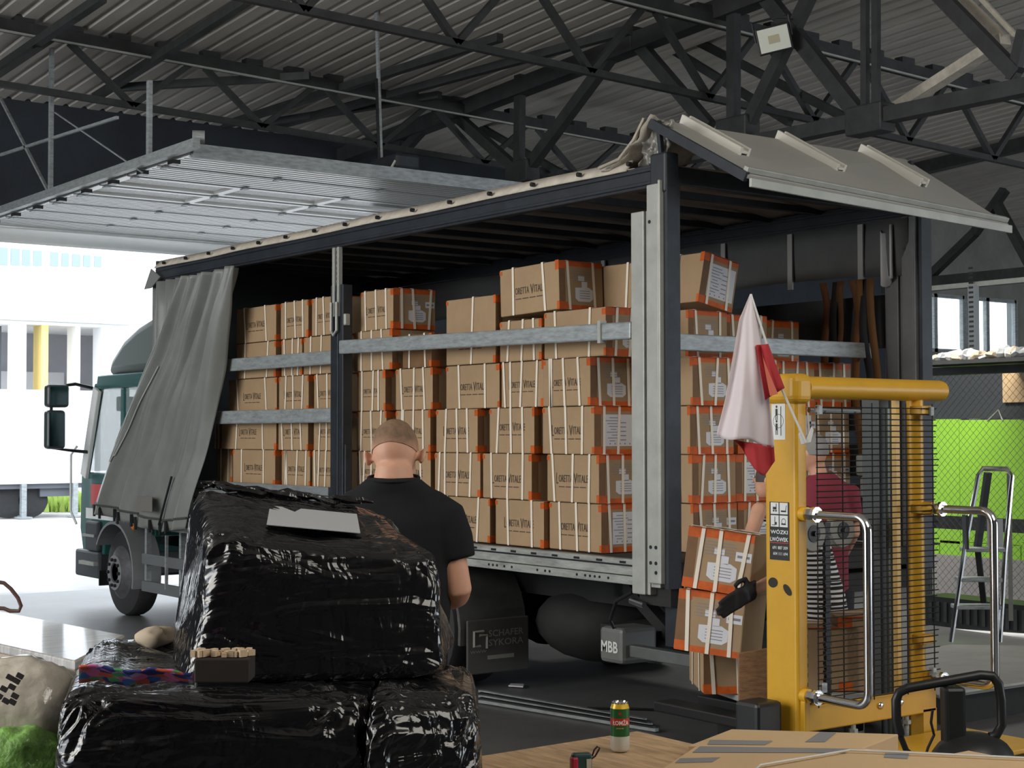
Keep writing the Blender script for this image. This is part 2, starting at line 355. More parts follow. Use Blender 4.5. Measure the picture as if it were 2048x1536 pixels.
def floodlight():
    c = at(1548, 78, y=4.55); t = thing('floodlight', 'square white LED floodlight clamped under the roof truss', 'floodlight', c)
    d = (CAM-c).normalized(); s = d.cross(Z_).normalized()*-1; u = d.cross(s)*1; u = u if u.z > 0 else -u
    R0 = Matrix.Rotation(.2, 3, d); s = R0 @ s; u = R0 @ u
    R = Matrix((s, u, d)).transposed()
    MB().box(c, (.34, .27, .06), R).build('housing', BLACKP, t, bevel=.01)
    MB().box(c+d*.032, (.3, .23, .006), R).build('lens', M('lamp_lens', (.75, .78, .7), .3), t)
    MB().box(c+d*.037, (.11, .08, .004), R).build('led_board', M('led_yellow', (.5, .46, .32), .4), t)
    MB().tube([c-s*.18, c-s*.18+u*.2, c+u*.2, V((c.x, 4.85, c.z+.25)), c+u*.2, c+s*.18+u*.2, c+s*.18], .012).build('bracket', BLACKP, t)
floodlight()
def truss2():
    t = thing('roof_truss', 'second dark roof truss far behind at the right edge above the windows', 'roof truss', (-3, 14, 4.5))
    A = lambda px, py: at(px, py, y=14)
    MB().beam((-10, 14, 4.45), (5, 14, 4.45), .18, .2).build('bottom_chord', STEEL, t); MB().beam((-12, 14, 6.2), (6, 14, 7.2), .18, .2).build('top_chord', STEEL, t)
    for a, b in (((1862, 550), (1950, 465)), ((1950, 465), (2010, 380)), ((2060, 380), (2140, 530)), ((1990, 400), (2060, 530))): MB().beam(A(*a), A(*b), .14, .12).build('web_member', STEEL, t)
truss2()
def door():
    t = thing('overhead_door', 'white sectional overhead door parked open under the roof', 'overhead door', (-9, 2, 4.6))
    t['category'] = 'door'
    z = 4.62; x0, x1 = -12.1, -6.2; ya, yb = -.42, 4.7
    PAN = M('door_panel', (.66, .67, .66), .3, .1, var=.05); RIBM = M('door_rib', (.2, .2, .2), .6)
    TR = M('door_window', (.75, .78, .8), .15, 0, alpha=.3)
    n = 8; L = (x1-x0)/n
    for i in range(n):
        a = x0+i*L; b = a+L-.02; sag = -.1 if i == 0 else 0
        win = i in (4, 5)
        mb = MB()
        if not win:
            mb.bb((a, ya, z), (b, yb, z+.05))
            o = mb.build('door_section', PAN, t)
            g = MB()
            for k in range(1, 7): g.bb((a+L*k/7-.004, ya+.03, z-.003), (a+L*k/7+.004, yb-.03, z))
            g.build('groove', RIBM, o)
        else:
            mb.bb((a, ya, z), (a+.12, yb, z+.05)); mb.bb((b-.12, ya, z), (b, yb, z+.05))
            for k in range(5): yy = ya+(yb-ya-.1)*k/4; mb.bb((a+.12, yy, z), (b-.12, yy+.1, z+.05))
            o = mb.build('door_section', PAN, t)
            MB().bb((a+.1, ya+.05, z+.02), (b-.1, yb-.05, z+.026)).build('glazing', TR, o)
        g = MB(); g.bb((b-.005, ya, z-.006), (b+.025, yb, z)); g.build('section_joint', RIBM, t)
        for k in range(5):
            yy = ya+.05+(yb-ya-.15)*k/4; MB().bb((b-.05, yy, z-.02), (b+.06, yy+.06, z-.006)).build('hinge', GALV, t)
        MB().bb((a+.35, ya-.06, z-.05), (a+.47, ya+.02, z-.01)).build('roller_bracket', BLACKP, t)
    MB().bb((x1, ya, z-.03), (x1+.06, yb, z+.1)).build('end_rail', GALV, t)
    # curved leading section going down into the opening
    def fn(u, v): a = v*1.1; return V((x0-.32*math.sin(a)-.0, ya+(yb-ya)*u, z-.32*(1-math.cos(a))))
    MB().grid(fn, 2, 8).build('leading_section', PAN, t, solid=.04, smooth=True)
    for y in (ya-.1, yb+.1):
        MB().bb((x0-.3, y-.04, z+.0), (x1+.35, y+.03, z+.09)).build('track', GALV, t)
        MB().cyl((x1+.25, y, z+.12), (x1+.3, y+.1, z+.12), .06).build('pulley', GALV, t)
    p = at(298, 345, y=ya-.1); mb = MB(); mb.bb((p.x-.03, p.y-.02, z+.08), (p.x+.03, p.y+.02, at(298, 162, y=ya-.1).z)); mb.build('hanger_strut', GALV, t)
    p = at(101, 385, y=ya-.1); mb = MB(); mb.bb((p.x-.03, p.y-.02, z+.08), (p.x+.03, p.y+.02, 6.3)); mb.build('hanger_strut', GALV, t)
    MB().beam(at(0, 195, y=-.5), at(98, 385, y=-.5), .03, .03).build('diagonal_stay', GALV, t)
    MB().beam(at(235, 235, y=-.5), at(0, 310, y=-.5), .03, .03).build('diagonal_stay', GALV, t)
    MB().beam(at(110, 225, y=-.5), at(285, 345, y=-.5), .015, .015).build('diagonal_stay', GALV, t)
    # chain hoist operator
    c = at(790, 330, y=2.2); t = thing('door_operator', 'dark door motor unit hanging from a perforated strap above the open door', 'motor', c)
    MB().box(c, (.55, .3, .16)).build('motor_housing', NAVY, t, bevel=.03)
    MB().tube([c+V((-.2, -.15, -.05)), c+V((-.1, -.2, -.18)), c+V((.15, -.2, -.16)), c+V((.25, -.15, 0))], .015).build('cable', ALU, t)
    top = at(752, -10, y=2.2); b = at(762, 320, y=2.2); mb = MB(); mb.beam(b, top, .05, .02, up=(0, 1, 0)); o = mb.build('hanging_strap', GALV, t)
    for i in range(24): q = b.lerp(top, .02+i*.02); MB().box(q+V((.0, -.03, 0)), (.02, .02, .035)).build('strap_slot', BLACKP, o)
door()
#@@ CARTONS
ORD = ['first', 'second', 'third', 'fourth', 'fifth', 'sixth', 'seventh', 'eighth', 'ninth']
def logo_mb(w, o, ux, uy):
    mb = MB(); h = w*.175
    ux = V(ux).normalized(); uy = V(uy).normalized(); o = V(o)
    text(mb, 'L', w*.06, h*1.25, o-ux*w*.47, ux, uy); text(mb, 'ORETTA', w*.43, h*.8, o-ux*w*.21-uy*h*.02, ux, uy)
    text(mb, 'V', w*.1, h*1.15, o+ux*w*.1, ux, uy); text(mb, 'ITALE', w*.32, h*.85, o+ux*w*.33, ux, uy)
    for k in range(4): rect(mb, o-ux*w*(.33-.22*k)-uy*h*.95, ux, uy, w*.18, h*.1, .001, off=.001)
    return mb
def carton(loc, sx, sy, sz, label, cat='cardboard box', group='strapped cartons loaded in the truck', rotz=0, logo=.62, straps=3, end=0, endlab=0, mat=CARD, logoz=.5, tilt=None, etape=True, lab2=False, tall=False):
    """origin at base centre; logo face is -Y, end face is +X"""
    t = thing('carton', label, cat, loc, group, rot=(tilt[0], tilt[1], rotz) if tilt else (0, 0, rotz))
    x, y, z = sx/2, sy/2, sz; rnd = random.random
    b = MB().box((0, 0, z/2), (sx, sy, sz)); b.build('carton_body', mat, t, local=True, bevel=.008)
    e = .0012
    # tape over the vertical corner, spots of orange at its ends
    mb = MB()
    if etape:
        rect(mb, (x, -y+.03, z/2), Y_, Z_, .06, z, .0006); mb.build('brown_tape', BTAPE, t, local=True)
    w = .03+rnd()*.02
    for zz in (z-.03, .03):
        mb = MB()
        ww = .02+rnd()*.025; rect(mb, (x-ww/2, -y, zz), X_, Z_, ww, .04+.03*rnd(), .001)
        rect(mb, (x, -y+.04, zz), Y_, Z_, .08, .05, .001)
        if end: rect(mb, (x, 0, z-w/2 if zz > .1 else w/2), Y_, Z_, sy*.98, w, .0012)
        if zz > .1: rect(mb, (x-.01, 0, z), X_, Y_, .05, sy*.9, .0012)
        mb.build('orange_tape', TAPE, t, local=True)
    mb = MB(); rect(mb, (-x+.015, -y, z-.025), X_, Z_, .03, .03, .001); mb.build('orange_tape', TAPE, t, local=True)
    # bands round the carton
    n = straps
    pos = {1: [.0], 2: [-.25, .28], 3: [-.3, .02, .3], 4: [-.36, -.28, 0, .32]}[n]
    for q in pos:
        xx = q*sx+(rnd()-.5)*.05*sx/.6; dx = (rnd()-.5)*.05*sx/.5; wd = .011; mb = MB(); g = .004
        P = [(xx, -y-g, -.0), (xx+dx, -y-g, z+g), (xx+dx, y+g, z+g), (xx, y+g, 0)]
        for a, c, nn in ((P[0], P[1], V((0, -1, 0))), (P[1], P[2], V((0, 0, 1)))):
            a = V(a); c = V(c); mb.poly([a-X_*wd, c-X_*wd, c+X_*wd, a+X_*wd], nn*.002)
        mb.build('strapping_band', STRAP, t, local=True)
    if end:
        for q in ((-.3, 0.0, .33) if end > 1 else (-.27, .3)):
            yy = q*sy; dy = (rnd()-.5)*.06; wd = .011; mb = MB(); g = .004
            a, c = V((x+g, yy, 0)), V((x+g, yy+dy, z)); mb.poly([a-Y_*wd, a+Y_*wd, c+Y_*wd, c-Y_*wd], V((.002, 0, 0)))
            a, c = V((x, yy+dy, z+g)), V((-x, yy+dy, z+g)); mb.poly([a-Y_*wd, a+Y_*wd, c+Y_*wd, c-Y_*wd], V((0, 0, .002)))
            mb.build('strapping_band', STRAP, t, local=True)
    if logo:
        lw = min(.36, sx*logo)
        logo_mb(lw, (0, -y-.001, z*logoz), X_, Z_).build('logo', INK, t, local=True)
    if endlab:
        mb = MB(); ink = MB()
        if endlab == 2:      # big sheet
            rect(mb, (x+.001, .02, z*.5), Y_, Z_, .26, z*.66, .001)
            for k in range(9): rect(ink, (x+.001, -.03-.01*(k % 3), z*.76-k*z*.06), Y_, Z_, .05+.05*(k % 2)+(.04 if k < 3 else 0), .005, .001, off=.0015)
            for k in range(5): rect(ink, (x+.001, .05, z*.66-k*z*.09), Y_, Z_, .05, .006, .001, off=.0015)
            for k in range(5): rect(ink, (x+.001, -.07+k*.045, z*.22), Y_, Z_, .008, .01, .001, off=.0015)
        else:
            for k in range(5): rect(ink, (x+.001, .0, z*.8-k*z*.05), Y_, Z_, .16+.03*(k % 2), .004, .0006, off=.0004)
            rect(mb, (x+.001, -.0, z*.66), Y_, Z_, .06, .035, .001); rect(mb, (x+.001, .03, z*.53), Y_, Z_, .055, .045, .001)
            mb.poly([V((x+.001, -.06, z*.46)), V((x+.001, .07, z*.48)), V((x+.001, .11, z*.42)), V((x+.001, .11, z*.24)), V((x+.001, .08, z*.18)), V((x+.001, -.03, z*.18)), V((x+.001, -.06, z*.24))], V((.001, 0, 0)))
            for k in range(4): rect(ink, (x+.001, .03, z*.4-k*z*.05), Y_, Z_, .1, .004, .001, off=.0015)
        ink.build('print', INKG, t, local=True); mb.build('paper_label', PAPER, t, local=True)
    if lab2:
        mb = MB(); rect(mb, (x+.001, sy*.36, z*.62), Y_, Z_, .09, .05, .001); mb.build('white_sticker', PAPER, t, local=True)
        mb = rect(MB(), (x+.0022, sy*.36, z*.62), Y_, Z_, .07, .014, .0006); mb.build('sticker_print', INKG, t, local=True)
    return t
ROW = [1.165, 1.503, 1.84, 2.178, 2.516, 2.855, 3.19]
RN = ['bottom', 'second', 'third', 'fourth', 'fifth', 'top']
FY = .13
def xat(px, y=FY): return at(px, 900, y=y).x
lay = {  # row: (px left, px right, opts)
 'left bay': {
  5: [(472, 553, {}), (562, 619, {}), (624, 680, {})],
  4: [(472, 552, {}), (560, 603, {'logo': 0}), (607, 682, {'logo': 0})],
  3: [(455, 552, {}), (558, 619, {}), (624, 680, {})],
  2: [(441, 552, {}), (558, 619, {}), (624, 678, {})],
  1: [(466, 552, {}), (560, 618, {}), (622, 676, {})],
  0: [(470, 552, {'logo': 0}), (560, 618, {'logo': 0}), (622, 676, {'logo': 0})]},
 'right bay': {
  5: [(717, 784, {'end': 2, 'endlab': 1, 'lab2': True})],
  4: [(708, 786, {'logo': 0}), (802, 862, {'logo': 0, 'mat': BTAPE, 'h': .27, 'straps': 2}), (891, 992, {'h': .51, 'logoz': .35, 'straps': 1}), (999, 1085, {'h': .30, 'logo': 0}), (1087, 1213, {'h': .335, 'end': 2, 'endlab': 1, 'logo': 0, 'straps': 2})],
  3: [(712, 770, {}), (790, 866, {'lab2': True}), (888, 997, {'straps': 2}), (999, 1086, {}), (1088, 1185, {'end': 2, 'endlab': 1})],
  2: [(711, 772, {}), (793, 864, {}), (874, 959, {}), (978, 1070, {'logoz': .58}), (1084, 1190, {'end': 2, 'endlab': 2})],
  1: [(712, 770, {}), (782, 862, {}), (871, 964, {}), (966, 1066, {'logoz': .45}), (1092, 1198, {'end': 2, 'endlab': 1})],
  0: [(712, 780, {}), (790, 868, {}), (874, 981, {'straps': 2}), (993, 1092, {'straps': 2}), (1094, 1200, {'end': 2, 'endlab': 2})]}}
for bay, rows in lay.items():
    for r, lst in rows.items():
        for i, (a, b, o) in enumerate(lst):
            o = dict(o); xa, xb = xat(a), xat(b); h = o.pop('h', .333); dy = random.uniform(-.015, .015)
            dy += .0
            lb = 'strapped cardboard carton, %s row, %s from the left in the %s of the truck' % (RN[r], ORD[i], bay)
            if 'straps' not in o: o['straps'] = 3 if random.random() < .7 else 4
            if bay == 'left bay' and i == 0: o['straps'] = 2
            carton(((xa+xb)/2, FY+.21+dy, ROW[r]), xb-xa-.012, .42, h, lb, **o)
# stray cartons at the left end of the lower rows
for r, (a, b) in ((1, (432, 464)), (2, (425, 440))):
    xa, xb = xat(a, .2), xat(b, .2); carton(((xa+xb)/2, .42, ROW[r]), xb-xa-.02, .42, .333, 'narrow strapped carton end peeping past the curtain, %s row' % RN[r], logo=0, straps=2)
# the tilted carton on the very top
p = at(999, 632, y=.2); q = at(1128, 612, y=.1)
t = carton(((p.x+q.x)/2-.02, .36, 2.862), .66, .43, .35, 'cardboard carton set askew on the very top of the load, readable logo and round label', logo=.6, straps=2, end=1, endlab=1, rotz=.06, tilt=(0, -.035))
# the deeper cartons seen through the open rear
deep = [(.66, -.5), (1.12, -.52), (1.56, -.58), (2.0, -.62)]
for r in range(4):
    for i, (y0, xr) in enumerate(deep):
        carton((xr-.31+random.uniform(-.02, .02), y0+.21, ROW[r]), .6, .42, .333, 'carton end facing the open rear, %s row, %s from the near post' % (RN[r], ORD[i]), logo=0, straps=2, end=2, endlab=[1, 1, 2, 1, 2, 1][(r*3+i) % 6] if (r, i) != (1, 1) else 2, lab2=(r+i) % 2 == 0)
for (y0, xr, zz, rz, lb, hh) in ((.70, -.62, 2.516, .1, 'carton in the upper layer behind the near rear post', .33), (1.25, -.75, 2.516, -.05, 'dark carton in the upper layer right of the tilted one', .33), (.62, -1.0, 2.87, .05, 'shadowed carton on top of the load just left of the rear post', .34),
                                 (1.3, -1.3, 2.87, .0, 'shadowed carton on the top layer deep inside the rear opening', .34), (1.85, -1.0, 2.516, .03, 'shadowed carton in the upper layer by the far side', .33)):
    carton((xr-.3, y0+.2, zz), .6, .42, hh, lb, logo=0, straps=2, end=1, endlab=1, rotz=rz)
carton((-.85, .98, 2.875), .5, .34, .36, 'carton tipped sideways with a large sheet label behind the rear post', logo=0, straps=1, end=1, endlab=2, tilt=(-.2, 0), rotz=.0)
#@@ TRUCK
L = 7.85
def truck():
    T = thing('box_truck', 'curtain-sided box truck with green cab, side curtain open on its load', 'truck', (-4, 1.25, 0))
    B = lambda n, mb, m, p=T, **k: mb.build(n, m, p, **k)
    B('bed_floor', MB().bb((-L, 0.02, 1.04), (0, 2.5, 1.16)), CHAS)
    o = B('side_sill', MB().bb((-L, -.04, 1.06), (-.05, .02, 1.165)).bb((-L, -.045, 1.0), (-.05, 0.02, 1.055)), M('worn_aluminium', (.34, .35, .33), .55, .3, var=.35, vs=5, stretch=(1, 1, 5)), bevel=.004)
    mb = MB(); x = -L+.2
    while x < -.3: mb.bb((x, -.043, 1.135), (x+.06, -.039, 1.15)); x += .24
    mb.bb((-L, -.0425, 1.118), (-.1, -.039, 1.13)); B('sill_slots', mb, BLACKP, o)
    mb = MB(); x = -3.
    while x < -.3: mb.cyl((x, -.05, 1.03), (x, -.044, 1.03), .009, 8); x += random.choice((.05, .09, .3)); 
    B('rivets', mb, BLACKP, o)
    B('far_sill', MB().bb((-L, 2.48, 1.0), (0, 2.54, 1.165)), GALV)
    # dropside
    mb = MB().bb((-L+.1, -.03, 1.17), (-4.28, .02, 1.53)); o = B('dropside', mb, M('dropside_alu', (.27, .29, .3), .5, .3, var=.25, vs=5, stretch=(1, 1, 4)))
    mb = MB()
    for z in (1.26, 1.36, 1.45): mb.bb((-L+.1, -.034, z), (-4.28, -.03, z+.008))
    B('groove', mb, BLACKP, o)
    # roof rail + hem
    for y, n in ((-.03, 'roof_rail'), (2.46, 'far_roof_rail')):
        mb = MB().bb((-L, y, 3.57), (0.0, y+.07, 3.72)); mb.bb((-L, y-.012, 3.59), (0, y, 3.615)); mb.bb((-L, y-.012, 3.675), (0, y, 3.7)); B(n, mb, NAVY, bevel=.006)
    def hem(u, v):
        x = -L-.02+u*(L-.35); lift = 0
        return V((x, -.05-.003*math.sin(x*5)+.06*v, 3.715+.075*v+.004*math.sin(x*3)))
    o = B('roof_hem', MB().grid(hem, 60, 2), CREAM, solid=.012, smooth=True)
    for i in range(15): x = -L+.25+i*.52; B('hem_button', MB().cyl((x, -.075, 3.745), (x, -.045, 3.745), .016, 8), BLACKP, o)
    B('roof_canvas', MB().grid(lambda u, v: V((-L+u*(L-.3), v*2.56-.03, 3.725+.07*max(0, math.sin(v*3.1416))**.4+.006*math.sin(u*80))), 80, 6), ROOFT, solid=.01, smooth=True)
    x = -L+.3
    while x < -.2: B('roof_bow', MB().bb((x-.025, .03, 3.69), (x+.025, 2.47, 3.74)), NAVY); x += .55
    B('rear_top_beam', MB().bb((-.08, .02, 3.58), (0, 2.46, 3.7)), NAVY, bevel=.01)
    B('corner_casting', MB().bb((-.12, -.06, 3.52), (.03, .06, 3.78)), NAVY, bevel=.015)
    # front bulkhead
    B('bulkhead', MB().bb((-L-.04, -.02, 1.1), (-L, 2.52, 3.79)), M('bulkhead_dark', (.05, .055, .06), .7))
    # posts
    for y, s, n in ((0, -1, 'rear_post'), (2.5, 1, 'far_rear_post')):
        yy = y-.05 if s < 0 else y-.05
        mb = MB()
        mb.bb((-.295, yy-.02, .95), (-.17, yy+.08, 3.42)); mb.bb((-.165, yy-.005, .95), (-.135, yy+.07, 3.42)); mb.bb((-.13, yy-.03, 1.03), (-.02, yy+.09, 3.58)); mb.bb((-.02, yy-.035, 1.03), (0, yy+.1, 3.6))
        o = B(n, mb, ALU if s < 0 else M('dark_grey_alu', (.13, .13, .13), .5, .3, var=.15), bevel=.006)  # far post is taken as dark grey metal
        mb = MB()
        for dx, dz in ((-.1, 1.26), (-.05, 1.26), (-.1, 1.16), (-.05, 1.16), (-.05, 1.1), (-.1, 3.34)): mb.cyl((dx, yy-.034, dz), (dx, yy-.028, dz), .012, 12)
        B('bolt_hole', mb, BLACKP, o)
        B('shaded_post_side', MB().bb((.0, yy-.0, 1.0), (.035, yy+.11, 3.62)), NAVY)  # dark strip painting the shade on the rear-facing side of the post
    xm = -4.13
    mb = MB().bb((xm-.11, -.035, 1.0), (xm+.1, .06, 3.25)); mb.bb((xm-.13, -.02, 1.0), (xm+.12, .04, 1.9)); mb.bb((xm-.03, -.045, 1.0), (xm+.03, -.03, 3.2)); B('middle_post', mb, NAVY, bevel=.008)
    mb = MB().bb((xm-.06, -.05, 2.98), (xm-.02, -.01, 3.57)); mb.bb((xm+.02, -.05, 2.98), (xm+.05, -.01, 3.57)); mb.bb((xm-.02, -.03, 2.98), (xm+.02, -.01, 3.57)); o = B('post_slide', mb, ALU, bevel=.003)
    mb = MB()
    for i in range(12): mb.bb((xm-.012, -.034, 3.02+i*.045), (xm+.012, -.03, 3.045+i*.045))
    B('slots', mb, BLACKP, o)
    mb = MB().tube([(xm-.045, -.065, 3.1), (xm-.045, -.065, 2.86), (xm, -.07, 2.82), (xm+.045, -.065, 2.86), (xm+.045, -.065, 3.1)], .012, 8); B('latch_handle', mb, ALU)
    B('latch_block', MB().bb((xm-.13, -.03, 2.9), (xm-.07, .02, 3.0)).bb((xm+.06, -.03, 2.9), (xm+.13, .02, 3.0)), ALU, bevel=.01)
    # planks
    def plank(xa, za, xb, zb_, h, y=-.0, th=.035):
        B('side_plank', MB().beam((xa, y, za), (xb, y, zb_), th, h), GALV, bevel=.012)
    plank(-6.55, 2.645, xm-.11, 2.64, .12); plank(-6.75, 2.145, xm-.11, 2.145, .125)
    plank(-7.5, 2.645, -6.56, 2.645, .118); plank(-7.5, 2.145, -6.76, 2.145, .12)
    plank(-4.04, 2.715, -.3, 2.655, .115, y=-.055)
    B('plank_clip', MB().bb((-.62, -.085, 2.585), (-.59, -.03, 2.735)), ALU)
    B('cross_board', MB().bb((-.44, .08, 2.545), (-.40, 2.42, 2.66)), GALV, bevel=.008)
    # far side: boards and hung tarp
    mb = MB()
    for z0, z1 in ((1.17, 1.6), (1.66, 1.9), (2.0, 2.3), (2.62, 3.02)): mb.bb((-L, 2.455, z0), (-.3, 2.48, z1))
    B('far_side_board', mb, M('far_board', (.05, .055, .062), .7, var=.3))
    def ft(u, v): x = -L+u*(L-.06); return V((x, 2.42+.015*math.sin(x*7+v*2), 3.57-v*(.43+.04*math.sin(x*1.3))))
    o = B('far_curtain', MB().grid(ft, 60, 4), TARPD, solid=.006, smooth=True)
    for x in (-.48, -1.2, -1.95, -2.7, -3.5): B('webbing', MB().bb((x-.03, 2.38, 3.12), (x+.02, 2.395, 3.56)), M('webbing_grey', (.3, .3, .28), .7), o)
    B('curtain_fold', MB().grid(lambda u, v: V((-.3+.12*u, 2.4-.03*math.sin(u*9), 3.5-.4*v-.03*math.sin(u*5))), 8, 4), M('pale_fold', (.5, .5, .5), .5), o, solid=.006, smooth=True)
    # side curtain bunched to the front
    def cur(u, v):
        xt = -7.25+u*1.45; xb = -9.3+u*2.45
        e = v**1.15; x = xt*(1-e)+xb*e
        zt = 3.555; zb2 = (1.13-.18*u) if u < .75 else (.995+.25*(u-.75))
        z = zt*(1-v)+zb2*v
        if v > .9: z += 0
        am = .035+.045*v*(1-.35*v); ph = u*24+2.2*math.sin(v*2.1)+3.2*u*v
        y = -.09-.05*v-.12*math.sin(v*3.0)*(1-u)*.6+am*math.sin(ph)*(1-.45*v)+.03*math.sin(u*61+v*5)*(1-v*.7)
        y += .03*noise.noise(V((u*6, v*5, 1)))
        if u > .86: y -= .12*math.sin((u-.86)/.14*math.pi)*(1-.4*v)
        x += .02*math.sin(ph*.7)
        return V((x, y, z))
    o = B('side_curtain', MB().grid(cur, 170, 70), TARP, smooth=True, solid=.004)
    off = lambda p: V((p.x, p.y-.012, p.z))
    B('curtain_piping', MB().tube([off(cur(.1-.0*i, .25+.02*i)) for i in range(24)]+[off(cur(.1+.004*i, .73+.01*math.sin(i*.6)*3)) for i in range(6)]+[off(cur(.13+.004*i, .73-.022*i)) for i in range(18)], .008, 6), M('curtain_cord', (.42, .43, .42), .5), o)
    for i in range(9): p = cur(.04+.1*i, .985); B('curtain_buckle', MB().bb(p+V((-.02, -.03, -.07)), p+V((.02, -.015, .06))), BLACKP, o)
    mb = MB(); p = [cur(u/30, .955) for u in range(31)]; mb.tube([off(a) for a in p], .012, 6); B('hem_band', mb, M('hem_dark', (.06, .06, .06), .6), o)
    p = cur(.62, .9); B('logo_patch', MB().bb(p+V((-.25, -.06, -.07)), p+V((.12, -.055, .08))), M('faded_patch', (.17, .165, .15), .7), o)
    p0, p1 = cur(.78, .78), cur(.74, .97); B('tension_bar', MB().tube([p0+V((0, -.04, 0)), p1+V((0, -.04, 0))], .012, 6), BLACKP, o)
    B('front_curtain', MB().grid(lambda u, v: V((-7.87+u*.95, -.06+.03*math.sin(u*26), 3.56-v*2.4)), 40, 8), TARP, smooth=True, solid=.004)
    B('corner_flap', MB().poly([(-7.83, -.1, 3.7), (-7.6, -.1, 3.6), (-7.83, -.1, 3.5), (-8.0, -.1, 3.5)], (0, .01, 0)), TARP)
    # ---- rear roof flap
    a1 = V((-.18, -.02, 4.03)); a2 = V((.72, -.02, 3.545)); dy = V((0, 2.56, 0)); dz2 = V((0, 2.56, -.1)); nrm = V((a2.z-a1.z, 0, a1.x-a2.x)).normalized()*-1
    PANM = M('flap_grey', (.36, .355, .33), .6, var=.06, vs=2)
    o = B('roof_flap', MB().poly([a1, a2, a2+dz2, a1+dy], nrm*-.03), PANM, bevel=.004)
    sl = (a2-a1).normalized()
    B('flap_edge', MB().beam(a2-sl*.03+nrm*.02, a2-sl*.03+nrm*.02+dz2, .04, .035, up=nrm).beam(a2+V((.02, 0, -.055)), a2+V((.02, 0, -.04))+dz2, .02, .055), ALU, o, bevel=.004)
    B('flap_side_edge', MB().beam(a1-nrm*.02, a2-nrm*.02, .03, .06, up=nrm), NAVY, o)
    for yy in (.34, 1.24, 2.1):
        s0 = a1+V((0, yy, 0))-sl*.02+nrm*.025; s1 = s0+sl*.62-Z_*.06*yy/2.56*.62
        mb = MB(); mb.beam(s0-Y_*.035, s1-Y_*.035, .02, .06, up=nrm); mb.beam(s0+Y_*.035, s1+Y_*.035, .02, .06, up=nrm); mb.beam(s0, s1, .07, .015, up=nrm); B('flap_rib', mb, M('rib_white', (.68, .66, .6), .5), o)
    # crumpled canvas from rail up to the flap
    def cr(u, v):
        x = -.62+u*.5; z = 3.74+(max(0, u-.1)**1.6)*.36*(1-v*.5)+.0; y = -.05+v*.5
        return V((x+.02*noise.noise(V((u*7, v*7, 0))), y+.03*noise.noise(V((u*9, v*9, 4))), z+.04*noise.noise(V((u*6, v*6, 9)))*u))
    B('torn_canvas', MB().grid(cr, 24, 16), M('grubby_canvas', (.32, .29, .24), .7, var=.4, vs=8), smooth=True, solid=.006)
    B('canvas_hem', MB().tube([(-.62, -.06, 3.76), (-.42, -.06, 3.79), (-.28, -.05, 3.9), (-.2, -.03, 4.03)], .02, 6, flat=.5), CREAM)
    def cr2(u, v):
        z = 3.73+(1-v)*.27; return V((-.3+u*.25+.05*(1-v)+.03*noise.noise(V((u*9, v*9, 3))), .02+.05*noise.noise(V((u*7, v*6, 8)))+.02*u, z))
    B('crumpled_gusset', MB().grid(cr2, 20, 14), M('gusset_film', (.2, .19, .17), .3, var=.5, vs=9), smooth=True, solid=.003)
    B('flap_strut', MB().beam((-.06, 0, 3.7), (-.1, 0, 4.0), .03, .03).beam((-.06, 2.5, 3.7), (-.1, 2.5, 4.0), .03, .03), NAVY)
    # ---- chassis
    mb = MB(); mb.bb((-10, .8, .72), (-.1, .88, .98)); mb.bb((-10, 1.62, .72), (-.1, 1.7, .98))
    for x in (-9, -6.5, -4, -1.5, -.3): mb.bb((x, .8, .78), (x+.1, 1.7, .92))
    B('chassis_frame', mb, CHAS); B('under_panel', MB().bb((-7.4, .12, .55), (-4.2, .78, 1.0)), CHAS, bevel=.04)
    B('fuel_tank', MB().lathe([(0, .3), (.02, .33), (.9, .33), (.92, .3)], (-5.6, .5, .66), X_), CHAS)
    B('rear_axle', MB().cyl((-2.9, .3, .5), (-2.9, 2.2, .5), .09).ell((-2.9, 1.25, .5), (.3, .25, .26)), CHAS, smooth=2)
    B('spare_carrier', MB().ell((-2.0, 1.1, .52), (.55, .5, .3)), CHAS, smooth=2)
    def wheel(x, y, sgn, w=.28, dual=False):
        o = B('tyre', MB().lathe([(0, .29), (.01, .40), (.03, .455), (.07, .475), (w-.07, .475), (w-.03, .455), (w-.01, .40), (w, .29)], (x, y, .475), (0, 1, 0), 48), RUBBER, smooth=2)
        mb = MB(); yy = y if sgn < 0 else y+w
        dd = sgn
        if dual: mb.lathe([(0, .29), (-dd*.02, .27), (-dd*.14, .2), (-dd*.15, .1), (-dd*.05, .09), (-dd*.05, .01)], (x, yy, .475), (0, 1, 0), 32)
        else: mb.lathe([(0, .29), (dd*.01, .27), (dd*.03, .24), (dd*.07, .19), (dd*.075, .1), (dd*.06, .09), (dd*.06, .01)], (x, yy, .475), (0, 1, 0), 32)
        r = B('wheel_rim', mb, RIM, o, smooth=2)
        for k in range(10): a = k*math.pi/5; c = V((x+.145*math.cos(a), yy+dd*(.075 if not dual else -.14), .475+.145*math.sin(a))); B('wheel_nut', MB().cyl(c, c+V((0, dd*.03, 0)), .018, 8), CHAS, r)
        if not dual:
            B('hub_ring', MB().lathe([(0, .19), (dd*.012, .19), (dd*.012, .11), (0, .11)], (x, yy+dd*.068, .475), (0, 1, 0), 32), M('hub_grey', (.3, .32, .33), .5, .4), r)
        return o
    wheel(-8.98, .08, -1); wheel(-8.98, 2.15, 1)
    wheel(-2.95, .02, -1, .27, True); wheel(-2.95, .33, -1, .27, True); wheel(-2.95, 1.9, 1, .27, True); wheel(-2.95, 2.2, 1, .27, True)
